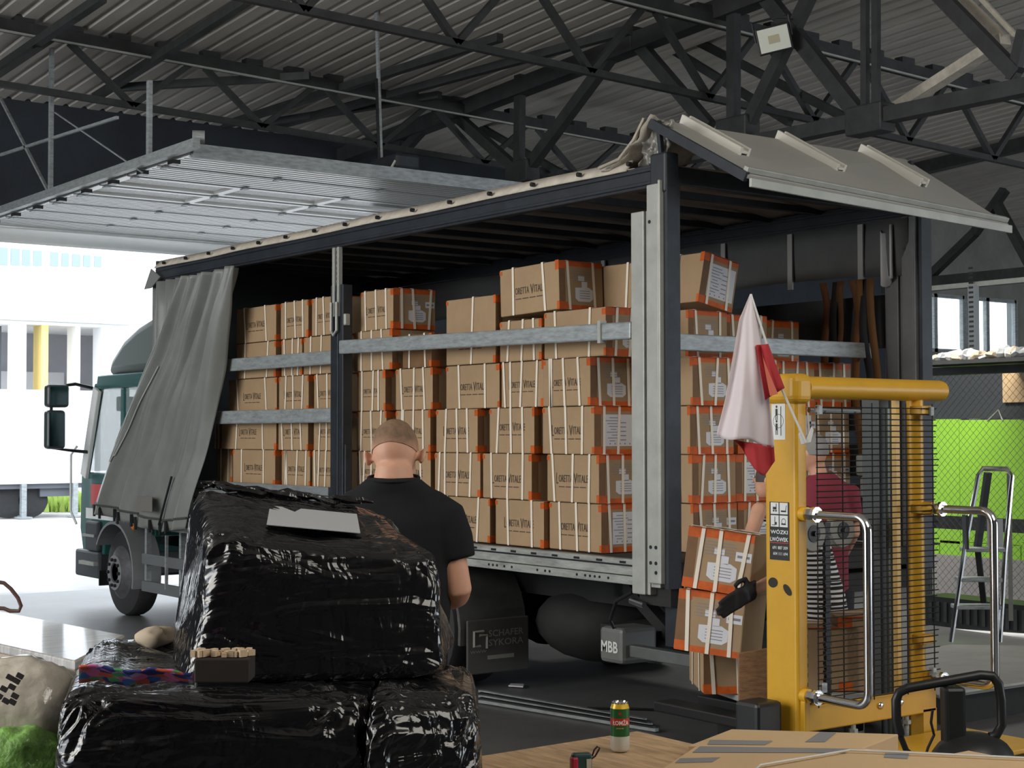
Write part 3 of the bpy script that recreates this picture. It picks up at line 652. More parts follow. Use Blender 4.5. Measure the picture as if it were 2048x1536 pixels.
    # mudguards and flaps
    def arch(x, r, y0, y1, a0, a1, th=.03):
        mb = MB(); n = 16; ri = []
        for i in range(n+1):
            a = a0+(a1-a0)*i/n; c, s = math.cos(a), math.sin(a)
            ri.append([V((x+(r)*c, y0, .475+r*s)), V((x+(r+th)*c, y0, .475+(r+th)*s)), V((x+(r+th)*c, y1, .475+(r+th)*s)), V((x+r*c, y1, .475+r*s))])
        return mb.rings(ri)
    B('rear_mudguard', arch(-2.95, .58, .0, .62, -.15, 3.2), M('mudguard_grey', (.09, .09, .09), .5, var=.3))
    B('front_mudguard', arch(-8.98, .53, -.02, .3, -.25, 2.6), M('mudguard_pale', (.2, .21, .22), .5))
    o = B('mud_flap', MB().bb((-2.3, .02, .17), (-2.28, .6, .58)), M('flap_rubber', (.085, .083, .08), .75, var=.15), bevel=.01)
    mb = MB(); fx = -2.279
    text(mb, 'SCHAFER', .33, .05, (fx, .38, .47), Y_, Z_, bold=.01); text(mb, 'SYKORA', .33, .05, (fx, .38, .40), Y_, Z_, bold=.01); text(mb, 'WWW', .15, .02, (fx, .12, .34), Y_, Z_); rect(mb, (fx, .33, .29), Y_, Z_, .25, .03)
    mb.tube([(fx, .17, .49), (fx, .08, .49), (fx, .08, .38), (fx, .14, .38)], .012, 4); mb.tube([(fx, .13, .46), (fx, .2, .46), (fx, .2, .36)], .012, 4)
    B('flap_lettering', mb, M('flap_print', (.3, .3, .27), .7), o)
    # underrun guard
    mb = MB()
    for z in (.675, .39): mb.bb((-8.25, -.0, z-.055), (-3.65, .04, z+.055))
    o = B('side_guard', mb, M('guard_grey', (.17, .18, .19), .5, .3), bevel=.006); 
    for x in (-8.25, -7.4, -6.3, -5.2, -4.1): B('guard_bracket', MB().bb((x, .035, .33), (x+.05, .09, 1.0)), GALV, o)
    B('hanging_chain', MB().beam((-7.62, .0, .95), (-7.62, .0, .4), .03, .02), GALV)
    # tail lift
    c = V((-.66, .2, .0))
    o = B('tail_lift_cover', MB().bb((-.76, .04, .45), (-.52, .35, .69)), M('mbb_grey', (.16, .165, .16), .5, var=.1), bevel=.03)
    mb = MB(); text(mb, 'MBB', .17, .075, (-.65, .039, .56), X_, Z_, bold=.02); B('maker_mark', mb, WHITE, o)
    B('tail_lift_arm', MB().bb((-.55, .1, .5), (.1, .18, .58)).bb((.08, .08, .42), (.16, .22, .6)), M('arm_grey', (.14, .15, .15), .5, .3, var=.2), bevel=.008)
    B('tail_lamp', MB().bb((-.05, .12, .72), (.02, .5, .88)), M('lamp_red', (.16, .01, .012), .3), bevel=.01)
    B('tail_bar', MB().bb((-.3, .0, .88), (-.0, 2.5, 1.0)), CHAS); B('light_carrier', MB().bb((-.12, .06, .62), (.0, .2, 1.0)), NAVY)
    B('air_hose', MB().tube([(-.35, -.02, .95), (-.5, -.03, .88), (-.62, .02, .74), (-.63, .1, .62)], .012, 8), BLACKP)
    B('hose_coupling', MB().cyl((-.33, -.05, .9), (-.2, -.05, .88), .02), CHROME)
    B('tail_lift_frame', MB().bb((-1.3, .5, .4), (-.7, 2.1, .62)).beam((-1.1, .6, .9), (-.5, .6, .5), .1, .08).beam((-1.1, 1.9, .9), (-.5, 1.9, .5), .1, .08), CHAS)
    # ---- cab
    y0, y1 = .12, 2.38
    def sec(pts, ya, yb): return [V((x, ya, z)) for x, z in pts], (0, yb-ya, 0)
    low = [(-10.2, .62), (-10.3, .9), (-10.27, 1.55), (-8.2, 1.55), (-8.2, .9), (-8.45, .95), (-8.6, 1.05), (-9.3, 1.05), (-9.55, .85), (-9.6, .62)]
    mb = MB(); p, e = sec(low, y0, y1); mb.poly(p, e); B('cab_body', mb, GREEN, bevel=.02)
    mb = MB()
    up = [(-8.45, 1.55), (-8.2, 1.55), (-8.2, 2.62), (-8.45, 2.62)]
    p, e = sec(up, y0, y1); mb.poly(p, e); p, e = sec([(-9.85, 2.5), (-8.2, 2.5), (-8.2, 2.66), (-9.8, 2.66)], y0, y1); mb.poly(p, e)
    for y in (y0, y1-.08): mb.beam((-10.24, y+.04, 1.55), (-9.83, y+.04, 2.55), .08, .12); mb.beam((-9.1, y+.04, 1.5), (-9.1, y+.04, 2.5), .07, .1)
    B('cab_shell', mb, GREEN, bevel=.015)
    B('white_pillar', MB().beam((-10.12, .1, 1.5), (-9.75, .1, 2.5), .05, .16), WHITE, bevel=.01)
    B('door_glass', MB().bb((-9.95, .15, 1.56), (-8.5, .16, 2.5)), GLASS); B('windscreen', MB().poly([(-10.25, .2, 1.56), (-10.25, 2.3, 1.56), (-9.87, 2.3, 2.5), (-9.87, .2, 2.5)], (.01, 0, 0)), GLASS)
    B('sun_visor', MB().bb((-9.7, .3, 2.25), (-9.62, .6, 2.42)), BLACKP, bevel=.02); B('seat', MB().bb((-9.1, .4, 1.3), (-8.75, .9, 2.2)), BLACKP, bevel=.06)
    # deflector
    p, e = sec([(-9.78, 2.66), (-9.62, 2.86), (-9.3, 3.05), (-8.9, 3.18), (-8.5, 3.26), (-8.25, 3.28), (-8.25, 2.66)], .2, 2.3); B('roof_deflector', MB().poly(p, e), M('deflector_grey', (.1, .13, .125), .5), bevel=.1, seg=4, smooth=2)
    # steps, bumper
    B('bumper', MB().bb((-10.35, .08, .35), (-9.62, 2.42, .66)).bb((-10.0, .06, .66), (-9.62, .2, 1.0)), M('bumper_dark', (.03, .034, .04), .5), bevel=.03)
    B('step', MB().bb((-10.1, .03, .5), (-9.65, .12, .54)).bb((-10.05, .05, .82), (-9.7, .12, .85)), ALU)
    B('front_flap', MB().bb((-9.62, .08, .28), (-9.6, .4, .45)), BLACKP)
    B('handrail', MB().tube([(-10.2, .04, .95), (-10.28, .0, 1.1), (-10.28, .0, 1.75), (-10.2, .04, 1.85)], .014, 6), WHITE)
    B('door_decal', MB().bb((-9.95, .112, 1.18), (-9.6, .118, 1.42)), M('decal_red', (.55, .04, .04), .4)); B('door_stripe', MB().bb((-10.1, .112, 1.02), (-8.6, .118, 1.14)), WHITE)
    B('door_handle', MB().bb((-9.2, .08, 1.4), (-8.95, .12, 1.45)), BLACKP, bevel=.01)
    B('side_marker', MB().ell((-8.5, .02, 1.0), (.05, .03, .04)), M('amber', (.7, .2, .02), .3), smooth=True)
    # mirror
    mx = -9.9; o = B('mirror_arm', MB().tube([(-9.95, .12, 2.52), (mx-.0, -.1, 2.56), (mx, -.38, 2.52), (mx, -.38, 1.83), (mx, -.1, 1.8), (-10, .12, 1.78)], .02, 8), BLACKP)
    B('mirror_housing', MB().box((mx, -.32, 2.42), (.14, .26, .26)).box((mx, -.34, 2.04), (.14, .22, .44)), M('mirror_shell', (.05, .07, .07), .35), o, bevel=.04, seg=3)
    B('mirror_glass', MB().box((mx+.075, -.32, 2.42), (.006, .2, .2)).box((mx+.075, -.34, 2.04), (.006, .17, .38)), M('mirror_dim', (.25, .3, .32), .1, 1), o)
truck()
def straps():
    for i, (px, c, z0) in enumerate(((1650, (.26, .1, .03), 2.2), (1668, (.02, .02, .02), 2.3), (1682, (.22, .09, .03), 2.2), (1722, (.3, .13, .03), 1.6), (1738, (.03, .03, .035), 2.0), (1752, (.27, .12, .03), 1.3), (1712, (.25, .1, .03), 2.3))):
        p = at(px, 570, y=2.36); z1 = 3.14
        mb = MB(); k = 10
        def fn(u, v, px=p.x, i=i): return V((px-.035+.07*u+.03*math.sin(v*4+i), 2.34+.02*math.sin(v*9+i*2), z1-(z1-z0)*v))
        mb.grid(fn, 2, 14); m = M('webbing_%d' % i, tuple(k*.5 for k in c), .8)
        nm = ['rust orange ratchet strap, leftmost hanging inside the far side', 'black strap hanging second from left inside the far side', 'rust brown strap third from left inside the far side', 'long orange strap near the far rear post', 'black strap between two orange ones near the far rear post', 'longest orange strap hanging next to the far rear post', 'rust strap hanging beside the long orange straps'][i]
        o = mb.build('ratchet_strap', m, loc=(p.x, 2.34, z1), solid=.004, smooth=True); tag(o, nm, 'strap', 'ratchet straps hanging inside the truck')
        if i in (3, 5): MB().box((p.x, 2.31, z0+.1), (.1, .05, .16)).build('ratchet', GALV, o, bevel=.01) if False else None
    for px, py, c in ((1745, 870, (.03, .12, .45)), (1730, 930, (.35, .38, .36)), (1738, 975, (.3, .32, .3))):
        p = at(px, py, y=2.3); o = MB().box(p, (.14, .06, .16)).build('strap_ratchet', M('rat%d' % px, c, .5), loc=p, bevel=.02)
        tag(o, {1745: 'blue strap webbing bundle hanging by the far rear post', 1730: 'metal ratchet buckle hanging below the blue webbing', 1738: 'lower metal ratchet buckle near the far rear post'}[px], 'ratchet', None)
straps()
#@@ OUTSIDE
def outside():
    X = -60.; P = lambda px, py, x=X: at(px, py, x=x)
    bw = M('bright_render', (.8, .8, .8), .9); gr = M('bay_grey', (.3, .3, .32), .9, var=.1, vs=.3); pw = M('blue_window', (.22, .28, .36), .4)
    t = thing('warehouse', 'overexposed white warehouse across the yard with window strip and open bays', 'building', (-60, 12, 0))
    q = P(0, 300); 
    a = P(-150, 640); b = P(420, 640)
    MB().bb((X-9, a.y, a.z), (X, b.y+25, a.z+22)).build('upper_wall', bw, t)
    MB().bb((X-9, a.y, 0), (X-6, b.y+25, a.z)).build('bay_back_wall', gr, t)
    for (l, r, m, n) in ((30, 52, bw, 'pillar'), (82, 96, M('yellow_post', (.7, .55, .2), .7), 'pillar'), (150, 160, bw, 'pillar'), (202, 420, bw, 'end_wall')):
        p, q = P(l, 780), P(r, 780); MB().bb((X-1, p.y, 0), (X, q.y, a.z)).build(n, m, t)
    p, q = P(-4, 790), P(28, 655); o = MB().bb((X-2, p.y, 0), (X-1.9, q.y, a.z-.2)).build('gate_window', bw, t)
    mb = MB()
    for i in range(4): y = p.y+(q.y-p.y)*i/3; mb.bb((X-1.9, y-.06, 0), (X-1.8, y+.06, a.z))
    for i in range(5): z = i*a.z/4; mb.bb((X-1.9, p.y, z-.05), (X-1.8, q.y, z+.05))
    mb.build('window_bars', M('bar_dark', (.1, .12, .14), .6), o)
    p, q = P(50, 735), P(202, 735); MB().bb((X-5.9, p.y, 0), (X-4.5, q.y, p.z)).build('parapet', M('bay_light', (.45, .45, .46), .9), t)
    p = P(0, 640); MB().bb((X, a.y, p.z), (X+.5, b.y-4, p.z+.35)).build('canopy', M('canopy_grey', (.5, .5, .5), .8), t)
    for l, r in ((-2, 15), (21, 39), (44, 60), (66, 83), (100, 116), (123, 137), (144, 160), (166, 180), (188, 202)):
        p, q = P(l, 530+.02*l), P(r, 496+.09*l); MB().bb((X-.02, p.y, p.z), (X+.06, q.y, q.z)).build('window', pw, t)
    # trailer
    x = -29.5; p, q = at(-60, 970, x=x), at(190, 972, x=x); top = at(100, 780, x=x).z
    t = thing('semitrailer', 'white box semitrailer parked in the bright yard behind the cab', 'trailer', (x, (p.y+q.y)/2, 0))
    MB().bb((x-2.5, p.y, p.z), (x, q.y, top)).build('trailer_body', M('trailer_white', (.78, .78, .8), .5), t)
    MB().bb((x-2.3, p.y, p.z-.12), (x-.1, q.y, p.z)).build('trailer_frame', M('frame_grey', (.12, .13, .15), .7), t)
    a, b = at(86, 990, x=x), at(155, 990, x=x); MB().bb((x-1.6, a.y, .5), (x-.2, b.y, p.z)).build('pallet_box', M('frame_grey', (.12, .13, .15), .7), t)
    for px in (50, 153): c = at(px, 1000, x=x+.1); MB().bb((x-.1, c.y-.06, .03), (x+.05, c.y+.06, p.z)).bb((x-.2, c.y-.15, 0), (x+.2, c.y+.15, .04)).build('landing_leg', GALV, t)
    for px in (28, 70): c = at(px, 1000, x=x); MB().lathe([(-.3, .3), (-.28, .42), (0, .42), (.02, .3)], (x-.3, c.y, .42), X_, 28).build('trailer_wheel', RUBBER, t)
    mb = MB()
    for i in range(900):
        c = at(random.uniform(70, 200), random.uniform(1012, 1024), z=0); h = random.uniform(.15, .5); a = random.random()*6
        mb.add([c+V((.08*math.cos(a), .08*math.sin(a), 0)), c-V((.08*math.cos(a), .08*math.sin(a), 0)), c+V((random.uniform(-.1, .1), random.uniform(-.1, .1), h))], [(0, 1, 2)])
    o = mb.build('grass', M('grass', (.3, .42, .08), .8), loc=at(130, 1020, z=0)); tag(o, 'strip of green grass growing beyond the trailer legs in the yard', 'grass', kind='stuff')
outside()
#@@ RIGHT BACKGROUND
def background():
    yf = 7.0; P = lambda px, py, y=yf: at(px, py, y=y)
    a, b = P(1856, 1285), P(2120, 1285); z0, z1 = .05, P(1950, 748).z
    t = thing('chain_link_fence', 'chain-link fence of the storage cage in front of lime panels', 'fence', ((a.x+b.x)/2, yf, 0))
    mb = MB(); H = z1-z0; s = .075; x = a.x-H
    while x < b.x:
        for sg in (1, -1):
            x0_, x1_ = (x, x+H) if sg > 0 else (x+H, x)
            p, q = V((x0_, yf, z0)), V((x1_, yf, z1)); d = q-p
            ts = [0, 1]
            t0 = max(0, min((a.x-p.x)/d.x, (b.x-p.x)/d.x)); t1 = min(1, max((a.x-p.x)/d.x, (b.x-p.x)/d.x))
            if t1 > t0: mb.tube([p+d*t0, p+d*t1], .0022, 3, cap=False)
        x += s*1.1
    mb.build('chain_link', M('link_wire', (.1, .11, .1), .6, .3), t)
    c = P(1950, 1048).z; MB().bb((a.x, yf+.02, c-.07), (b.x, yf+.06, c+.07)).build('fence_rail', STEEL, t)
    MB().bb((a.x, yf-.05, z1), (b.x, yf+.1, z1+.08)).build('top_rail', STEEL, t); MB().bb((a.x-.03, yf-.02, 0), (a.x+.03, yf+.05, z1)).build('fence_post', STEEL, t)
    o = MB().bb((a.x, yf-.3, z1+.1), (b.x+.5, yf+1.6, z1+.14)).build('cage_roof_board', STEEL, loc=((a.x+b.x)/2, yf, z1+.1)); tag(o, 'dark board roof of the storage cage under the far windows', 'board')
    for i in range(16):
        px = 1865+i*12.5+random.uniform(-3, 3); c = P(px, 740, yf-.1); w_ = random.uniform(.06, .16); h = random.uniform(.03, .08)
        R = Matrix.Rotation(random.uniform(-.3, .3), 3, 'Y') @ Matrix.Rotation(random.random()*3, 3, 'Z')
        mb = MB().ell(V((c.x, yf-.05, z1+.14+h*.8)), (w_, .1, h), R, 10, 6)
        mb.v = [v+V((1, 0, 1))*.03*noise.noise(v*14) for v in mb.v]
        o = mb.build('crumpled_sheet', M(['sheet_pale', 'sheet_tan', 'sheet_grey'][i % 3], [(.5, .48, .44), (.3, .25, .18), (.25, .26, .27)][i % 3], .6), loc=(c.x, yf, z1+.14))
        tag(o, '%s crumpled scrap on the cage roof board, %s' % (['pale', 'tan', 'grey'][i % 3], ['left end', 'second from left', 'third from left', 'fourth from left', 'fifth from left', 'sixth from left', 'seventh from left', 'just left of the middle', 'just right of the middle', 'seventh from right', 'sixth from right', 'fifth from right', 'fourth from right', 'third from right', 'second from right', 'right end'][i]), 'scrap', 'scrap on the cage roof')
    yp = 8.6; Q = lambda px, py: at(px, py, y=yp)
    for (l, r, u, d, lab) in ((1866, 1918, 838, 1085, 'narrow lime green panel at the left of the cage'), (1921, 2041, 839, 1085, 'wide lime green panel in the middle of the cage'), (2043, 2110, 840, 1085, 'lime green panel cut by the right edge of the picture'),
                              (1866, 1878, 1090, 1132, 'lower lime green strip at far left of the cage'), (1880, 2041, 1090, 1130, 'low lime green panel under the wide one'), (2043, 2110, 1090, 1128, 'low lime green panel at the right edge of the picture')):
        p, q = Q(l, d), Q(r, u); o = MB().bb((p.x, yp, p.z), (q.x, yp+.04, q.z)).build('lime_panel', LIME, loc=((p.x+q.x)/2, yp, p.z), bevel=.005); tag(o, lab, 'panel', 'lime green panels in the cage')
    p, q = Q(1860, 1300), Q(2120, 1126); o = MB().bb((p.x, yp-.1, 0), (q.x, yp+.5, q.z)).build('concrete_plinth', CONCR, loc=((p.x+q.x)/2, yp, 0)); tag(o, 'pale grey concrete plinth below the lime panels', 'plinth')
    p, q = Q(1850, 838), Q(2002, 752); o = MB().bb((p.x, yp+.1, p.z), (q.x+2, yp+.15, q.z+.05)).build('dark_board', M('board_dark', (.035, .04, .045), .7), loc=((p.x+q.x)/2, yp+.1, p.z)); tag(o, 'dark board above the lime panels inside the cage', 'board')
    p, q = Q(2000, 805), Q(2046, 745); o = MB().bb((p.x, yp+.05, p.z), (q.x, yp+.09, q.z)).build('beige_board', CARD2, loc=((p.x+q.x)/2, yp, p.z)); tag(o, 'small beige board high at the right in the cage', 'board')
    mb = MB().tube([Q(1975, 842)+V((0, -.005, 0)), Q(1997, 820), Q(2006, 842)+V((0, -.005, 0))], .01, 6); o = mb.build('wire_hanger', ALU, loc=Q(1990, 836)); tag(o, 'thin bent metal rod sticking up over the lime panels', 'rod')
    # low clutter by fence
    a, b = at(1862, 1262, y=6.4), at(2060, 1276, y=6.4)
    o = MB().cyl(a, b, .04, 12).build('white_pipe', WHITE, loc=(a+b)/2, smooth=2); tag(o, 'long pale pipe lying low along the fence foot', 'pipe')
    a, b = at(1850, 1290, y=6.5), at(2100, 1270, y=6.5)
    t = thing('crate_base', 'black slotted plastic crate row standing at the fence foot', 'crate', ((a.x+b.x)/2, 6.6, 0)); MB().bb((a.x, 6.45, 0), (b.x, 6.85, .3)).build('crate_body', BLACKP, t)
    for i in range(16): x = a.x+.1+i*(b.x-a.x)/16; MB().bb((x, 6.44, .05), (x+.04, 6.45, .25)).build('crate_rib', STEEL, t)
    # sheet on low pallet at right
    pts = [at(x, y, z=.22) for x, y in ((1840, 1300), (1900, 1289), (2150, 1292), (2150, 1352), (1880, 1392), (1830, 1370))]
    t = thing('covered_pallet', 'low pallet covered with a grey sheet on the floor right of the stacker', 'pallet', (pts[0].x, pts[0].y, 0))
    MB().poly(pts, (0, 0, -.02)).build('cover_sheet', M('sheet_dull', (.22, .21, .2), .6, var=.15, vs=3), t); c = sum(pts, V())/6
    MB().poly([c+(p-c)*.93+V((0, 0, -.02)) for p in pts], (0, 0, -.2)).build('pallet_deck', CHAS, t); MB().tube([pts[3], pts[4]], .012, 6).build('bright_edge', ALU, t)
    # steel step ladder
    d = 13.9; Lp = lambda px, py, dd=0: at(px, py, d=d+dd)
    t = thing('step_ladder', 'aluminium platform step ladder standing by the chain-link fence', 'ladder', V((Lp(1950, 1285).x, Lp(1950, 1285).y, 0)))
    MB().tube([Lp(1902, 1284), Lp(1930, 1095), Lp(1957, 950), Lp(1966, 937), Lp(2014, 938), Lp(2024, 952), Lp(2010, 1110), Lp(2000, 1284)], .022, 8).build('front_frame', CHROME, t, smooth=2)
    MB().beam(Lp(1976, 945, .05), Lp(1955, 1095, .2), .06, .04).beam(Lp(1955, 1095, .2), Lp(1968, 1210, .4), .05, .03).build('rear_leg', STEEL, t)
    MB().beam(Lp(2018, 945, .05), Lp(2022, 1240, .6), .04, .03).build('rear_leg', ALU, t)
    for y, l, r in ((1100, 1930, 2010), (1160, 1920, 2004), (1215, 1912, 2002)):
        c0, c1 = Lp(l, y), Lp(r, y); u = (c1-c0).normalized(); f = Z_.cross(u); mb = MB(); mb.beam(c0+f*.08, c1+f*.08, .2, .035); mb.build('tread', GALV, t, bevel=.006)
    c = Lp(1990, 1066, -.03); u = HR; rect(MB(), c, u, Z_, .14, .25).build('safety_label', M('label_grey', (.45, .46, .5), .5), t)
    MB().beam(Lp(1930, 1030, -.01), Lp(1932, 1098, -.01), .12, .02).build('knee_bar', STEEL, t)
background()
#@@ STACKER
def stacker():
    t = thing('pallet_stacker', 'yellow mast pallet stacker with wire guard and chrome handles', 'stacker', (2.1, -.4, 0))
    B = lambda n, mb, m, p=t, **k: mb.build(n, m, p, **k)
    xa, xb = 1.70, 1.92; ya, yb = -.9, -.815; zc = 2.17
    col = B('mast_column', MB().bb((xa, ya, .06), (xb, yb, zc)), YEL, bevel=.018, seg=3)
    B('column_cap', MB().bb((xa+.02, ya-.03, 2.13), (xb+.03, yb+.02, 2.285)), YEL, bevel=.04, seg=4)
    B('top_bar', MB().lathe([(0, .058), (1.08, .058), (1.1, .054), (1.115, .035), (1.12, .0)], (xb-.04, -.8, 2.215), Y_, 28), YEL, smooth=2)
    B('far_column', MB().cyl((1.86, .1, .06), (1.86, .1, 2.18), .045, 20), YEL, smooth=2)
    B('guide_rail', MB().bb((1.84, -.07, .5), (1.87, -.04, 2.16)), M('pale_yellow', (.78, .5, .14), .4))
    B('inner_mast', MB().bb((1.6, -.03, .1), (1.72, .05, 2.2)).bb((1.6, -.78, .1), (1.7, -.72, 2.0)), M('mast_dark', (.05, .055, .055), .45, .3))
    B('lift_cylinder', MB().cyl((1.78, .01, .3), (1.78, .01, 2.12), .04, 16), M('cyl_dark', (.07, .075, .06), .35, .4), smooth=2)
    for i, z in enumerate((2.08, 1.55, .85)): B('rail_clip', MB().bb((1.88, .03, z), (1.96, .13, z+.05)), YEL, bevel=.005)
    # lower beam
    o = B('lower_beam', MB().bb((1.9, -.86, .48), (1.94, .16, .61)), YEL, bevel=.008)
    for y in (-.3, -.14): B('beam_bolt', MB().ell((1.945, y, .56), (.008, .022, .018)), CHROME, o, smooth=True)
    B('beam_end_plate', MB().bb((1.88, -.88, .46), (1.95, -.84, .64)), YEL, bevel=.006)
    for y in (-.5, -.08): B('clamp_bolt', MB().cyl((1.93, y, .36), (1.93, y, .48), .014, 8).cyl((1.93, y, .44), (1.93, y, .46), .025, 6), GALV)
    B('inner_lower_post', MB().bb((1.86, .05, .06), (1.94, .16, .5)), YEL)
    # guard mesh
    mb = MB(); xg = 1.965; z = .62
    while z < 2.14: mb.tube([(xg, -.8, z), (xg, .13+random.uniform(0, .035), z)], .0032, 5, cap=False); z += .0305
    o = B('guard_mesh', mb, BLACKP)
    for y in (-.79, -.6, -.37, -.1, .12): B('guard_upright', MB().cyl((xg-.004, y, .6), (xg-.004, y, 2.14), .0035, 5), BLACKP, o)
    for y, z in ((-.78, 2.1), (.1, 2.1), (-.76, .7), (.1, .7)): B('guard_clamp', MB().box((xg, y, z), (.03, .03, .05)), GALV, o, bevel=.004)
    # chains, rollers
    for y in (-.66, -.48): B('lift_chain', chain(y), M('chain_black', (.02, .02, .022), .4, .4))
    for y, x in ((-.62, 1.72), (-.28, 1.62)):
        r = B('chain_roller', MB().lathe([(-.02, .02), (-.02, .09), (-.01, .1), (.02, .1), (.03, .09), (.03, .02)], (x+.03, y, 1.46), X_, 28), M('roller_grey', (.3, .3, .28), .5), smooth=2)
        B('roller_hub', MB().lathe([(.03, .045), (.035, .045), (.036, .0)], (x+.03, y, 1.46), X_, 20).cyl((x+.065, y, 1.46), (x+.08, y, 1.46), .014, 8), BLACKP, r)
    # handles
    def handle(y, n, px=0):
        pts = [(1.93, y, 1.575)]; R_ = .07; xe = 2.34
        pts += [(xe-R_, y, 1.575)]+[(xe-R_+R_*math.sin(a), y, 1.575-R_+R_*math.cos(a)) for a in [i*math.pi/16 for i in range(1, 9)]]
        pts += [(xe+.0, y, 1.1)]+[(xe-R_+R_*math.cos(a), y, .665+R_-R_*math.sin(a)) for a in [i*math.pi/16 for i in range(0, 9)]]+[(1.93, y, .665)]
        o = B(n, MB().tube(pts, .022, 14), CHROME, smooth=2)
        for z in (1.575, .665):
            B('handle_fitting', MB().cyl((1.95, y, z), (2.03, y, z), .032, 6).cyl((2.0, y, z), (2.02, y, z), .04, 10), CHROME, o); B('handle_socket', MB().cyl((1.87, y, z), (1.955, y, z), .036, 16), YEL, o, smooth=2)
    handle(-.855, 'grab_handle'); handle(.13, 'grab_handle')
    B('mesh_bar', MB().cyl((1.9, -.78, 2.1), (1.9, -.4, 2.095), .014, 8), CHROME)
    # stickers on the -Y face
    e = ya-.001; cx = lambda px, py: at(px, py, y=e)
    p = at(1557, 842, y=e); mb = rect(MB(), p, X_, Z_, .095, .19, .001); o = B('warning_sticker', mb, WHITE)
    mb = MB(); n = .0012
    for dz in (.045, -.03):
        mb.ell(p+V((-.012, -n, dz+.028)), (.007, .001, .007), None, 8, 4); rect(mb, p+V((-.012, -n, dz)), X_, Z_, .014, .035); rect(mb, p+V((-.017, -n, dz-.028)), X_, Z_, .004, .025); rect(mb, p+V((-.007, -n, dz-.028)), X_, Z_, .004, .025)
    rect(mb, p+V((.018, -n, .0)), X_, Z_, .004, .15); mb.tube([p+V((-.0+.035*math.cos(a), -n, .035*math.sin(a))) for a in [i*.4 for i in range(16)]], .0012, 4, closed=True)
    B('pictogram', mb, BLACKP, o)
    p = at(1559, 1062, y=e); o = B('company_sticker', rect(MB(), p, X_, Z_, .135, .295, .001), BLACKP)
    mb = MB(); ic = MB()
    for i, (dx, dz) in enumerate(((-.031, .115), (.031, .115), (-.031, .05), (.031, .05))):
        rect(mb, p+V((dx, -.0012, dz)), X_, Z_, .055, .058)
        c = p+V((dx, -.0026, dz)); 
        if i == 0: rect(ic, c, X_, Z_, .022, .014); rect(ic, c+V((.012, 0, .008)), X_, Z_, .003, .03); rect(ic, c+V((-.006, 0, -.013)), X_, Z_, .01, .008); rect(ic, c+V((.01, 0, -.013)), X_, Z_, .01, .008)
        if i == 1: rect(ic, c+V((0, 0, -.014)), X_, Z_, .035, .008); ic.beam(c+V((.014, 0, -.01)), c+V((.02, 0, .016)), .001, .003)
        if i == 2: rect(ic, c+V((.002, 0, 0)), X_, Z_, .003, .045); rect(ic, c+V((.008, 0, -.012)), X_, Z_, .014, .014); rect(ic, c+V((-.008, 0, -.02)), X_, Z_, .02, .003)
        if i == 3: ic.tube([c+V((.014*math.cos(a), 0, .014*math.sin(a))) for a in [k*.6 for k in range(10)]], .0015, 4, closed=True); rect(ic, c+V((0, 0, -.014)), X_, Z_, .03, .008)
    B('icon_tile', mb, WHITE, o); B('icon', ic, BLACKP, o)
    mb = MB(); q = p+V((0, -.001, 0))
    text(mb, 'WÓZKI', .12, .024, q+V((0, 0, -.003)), X_, Z_, bold=.02); text(mb, 'LWÓWEK', .125, .026, q+V((0, 0, -.04)), X_, Z_, bold=.02)
    text(mb, '691 887 309', .105, .016, q+V((.006, 0, -.085)), X_, Z_, bold=.01); text(mb, '604 111 694', .1, .016, q+V((.008, 0, -.115)), X_, Z_, bold=.01); B('sticker_lettering', mb, WHITE, o)
    B('sticker_line', rect(MB(), q+V((0, -.001, -.06)), X_, Z_, .125, .004), M('line_red', (.5, .03, .03), .5), o)
    for (px, py, a, b, r) in ((1546, 1165, .033, .026, -.1), (1575, 1180, .036, .02, .75)):
        c = at(px, py, y=e); mb = MB(); R = Matrix.Rotation(r, 3, 'Y'); mb.add([c+R @ V((a*math.cos(k*.4), -.001, b*math.sin(k*.4))) for k in range(16)], [tuple(range(16))]); B('paint_smudge', mb, M('smudge', (.02, .016, .01), .7))
    # base
    B('chassis', MB().bb((1.95, -.7, .05), (2.6, .25, .36)), M('chassis_black', (.02, .02, .022), .5), bevel=.03)
    B('chassis_cover', MB().poly([(1.98, -.6, .36), (2.55, -.5, .36), (2.55, .3, .36), (1.98, .3, .36)], (0, 0, .03)), YEL, bevel=.008)
    for y in (-.86, .1): B('support_leg', MB().bb((.7, y, .04), (1.9, y+.1, .14)), YEL, bevel=.01)
    for y in (-.6, -.25): B('fork', MB().bb((.5, y, .36), (1.65, y+.16, .42)), BLACKP, bevel=.01)
    for y in (-.45, .1): B('castor', MB().cyl((2.4, y, .04), (2.4, y+.05, .04), .04, 16), RUBBER)
    # tiller
    d = 6.75; P = lambda px, py, dd=0: at(px, py, d=d+dd)
    lp = [(1800, 1470), (1793, 1440), (1792, 1400), (1798, 1385), (1815, 1376), (1960, 1350), (1985, 1352), (1997, 1368), (2002, 1400), (2003, 1450), (1992, 1470), (1980, 1474)]
    lp2 = [(1980, 1474), (1985, 1500), (1960, 1512), (1830, 1515), (1812, 1500), (1800, 1470)]
    o = B('tiller_handle', MB().tube([P(*a) for a in lp], .021, 12), BLACKP, smooth=2); B('tiller_lower_bar', MB().tube([P(*a) for a in lp2], .013, 10), BLACKP, o, smooth=2)
    B('tiller_stem', MB().beam(P(1905, 1372), P(1908, 1520), .1, .09, up=HR), BLACKP, o, bevel=.015)
    B('tiller_arm', MB().beam(P(1905, 1505), V((2.5, -.3, .3)), .1, .08), BLACKP, bevel=.02)
    B('motor_cover', MB().ell(P(1945, 1520), (.16, .2, .12)), BLACKP, smooth=2)
    B('cable', MB().tube([P(1865, 1420), P(1862, 1445), P(1868, 1470), P(1856, 1495), P(1850, 1515)], .006, 6), BLACKP)
    return t
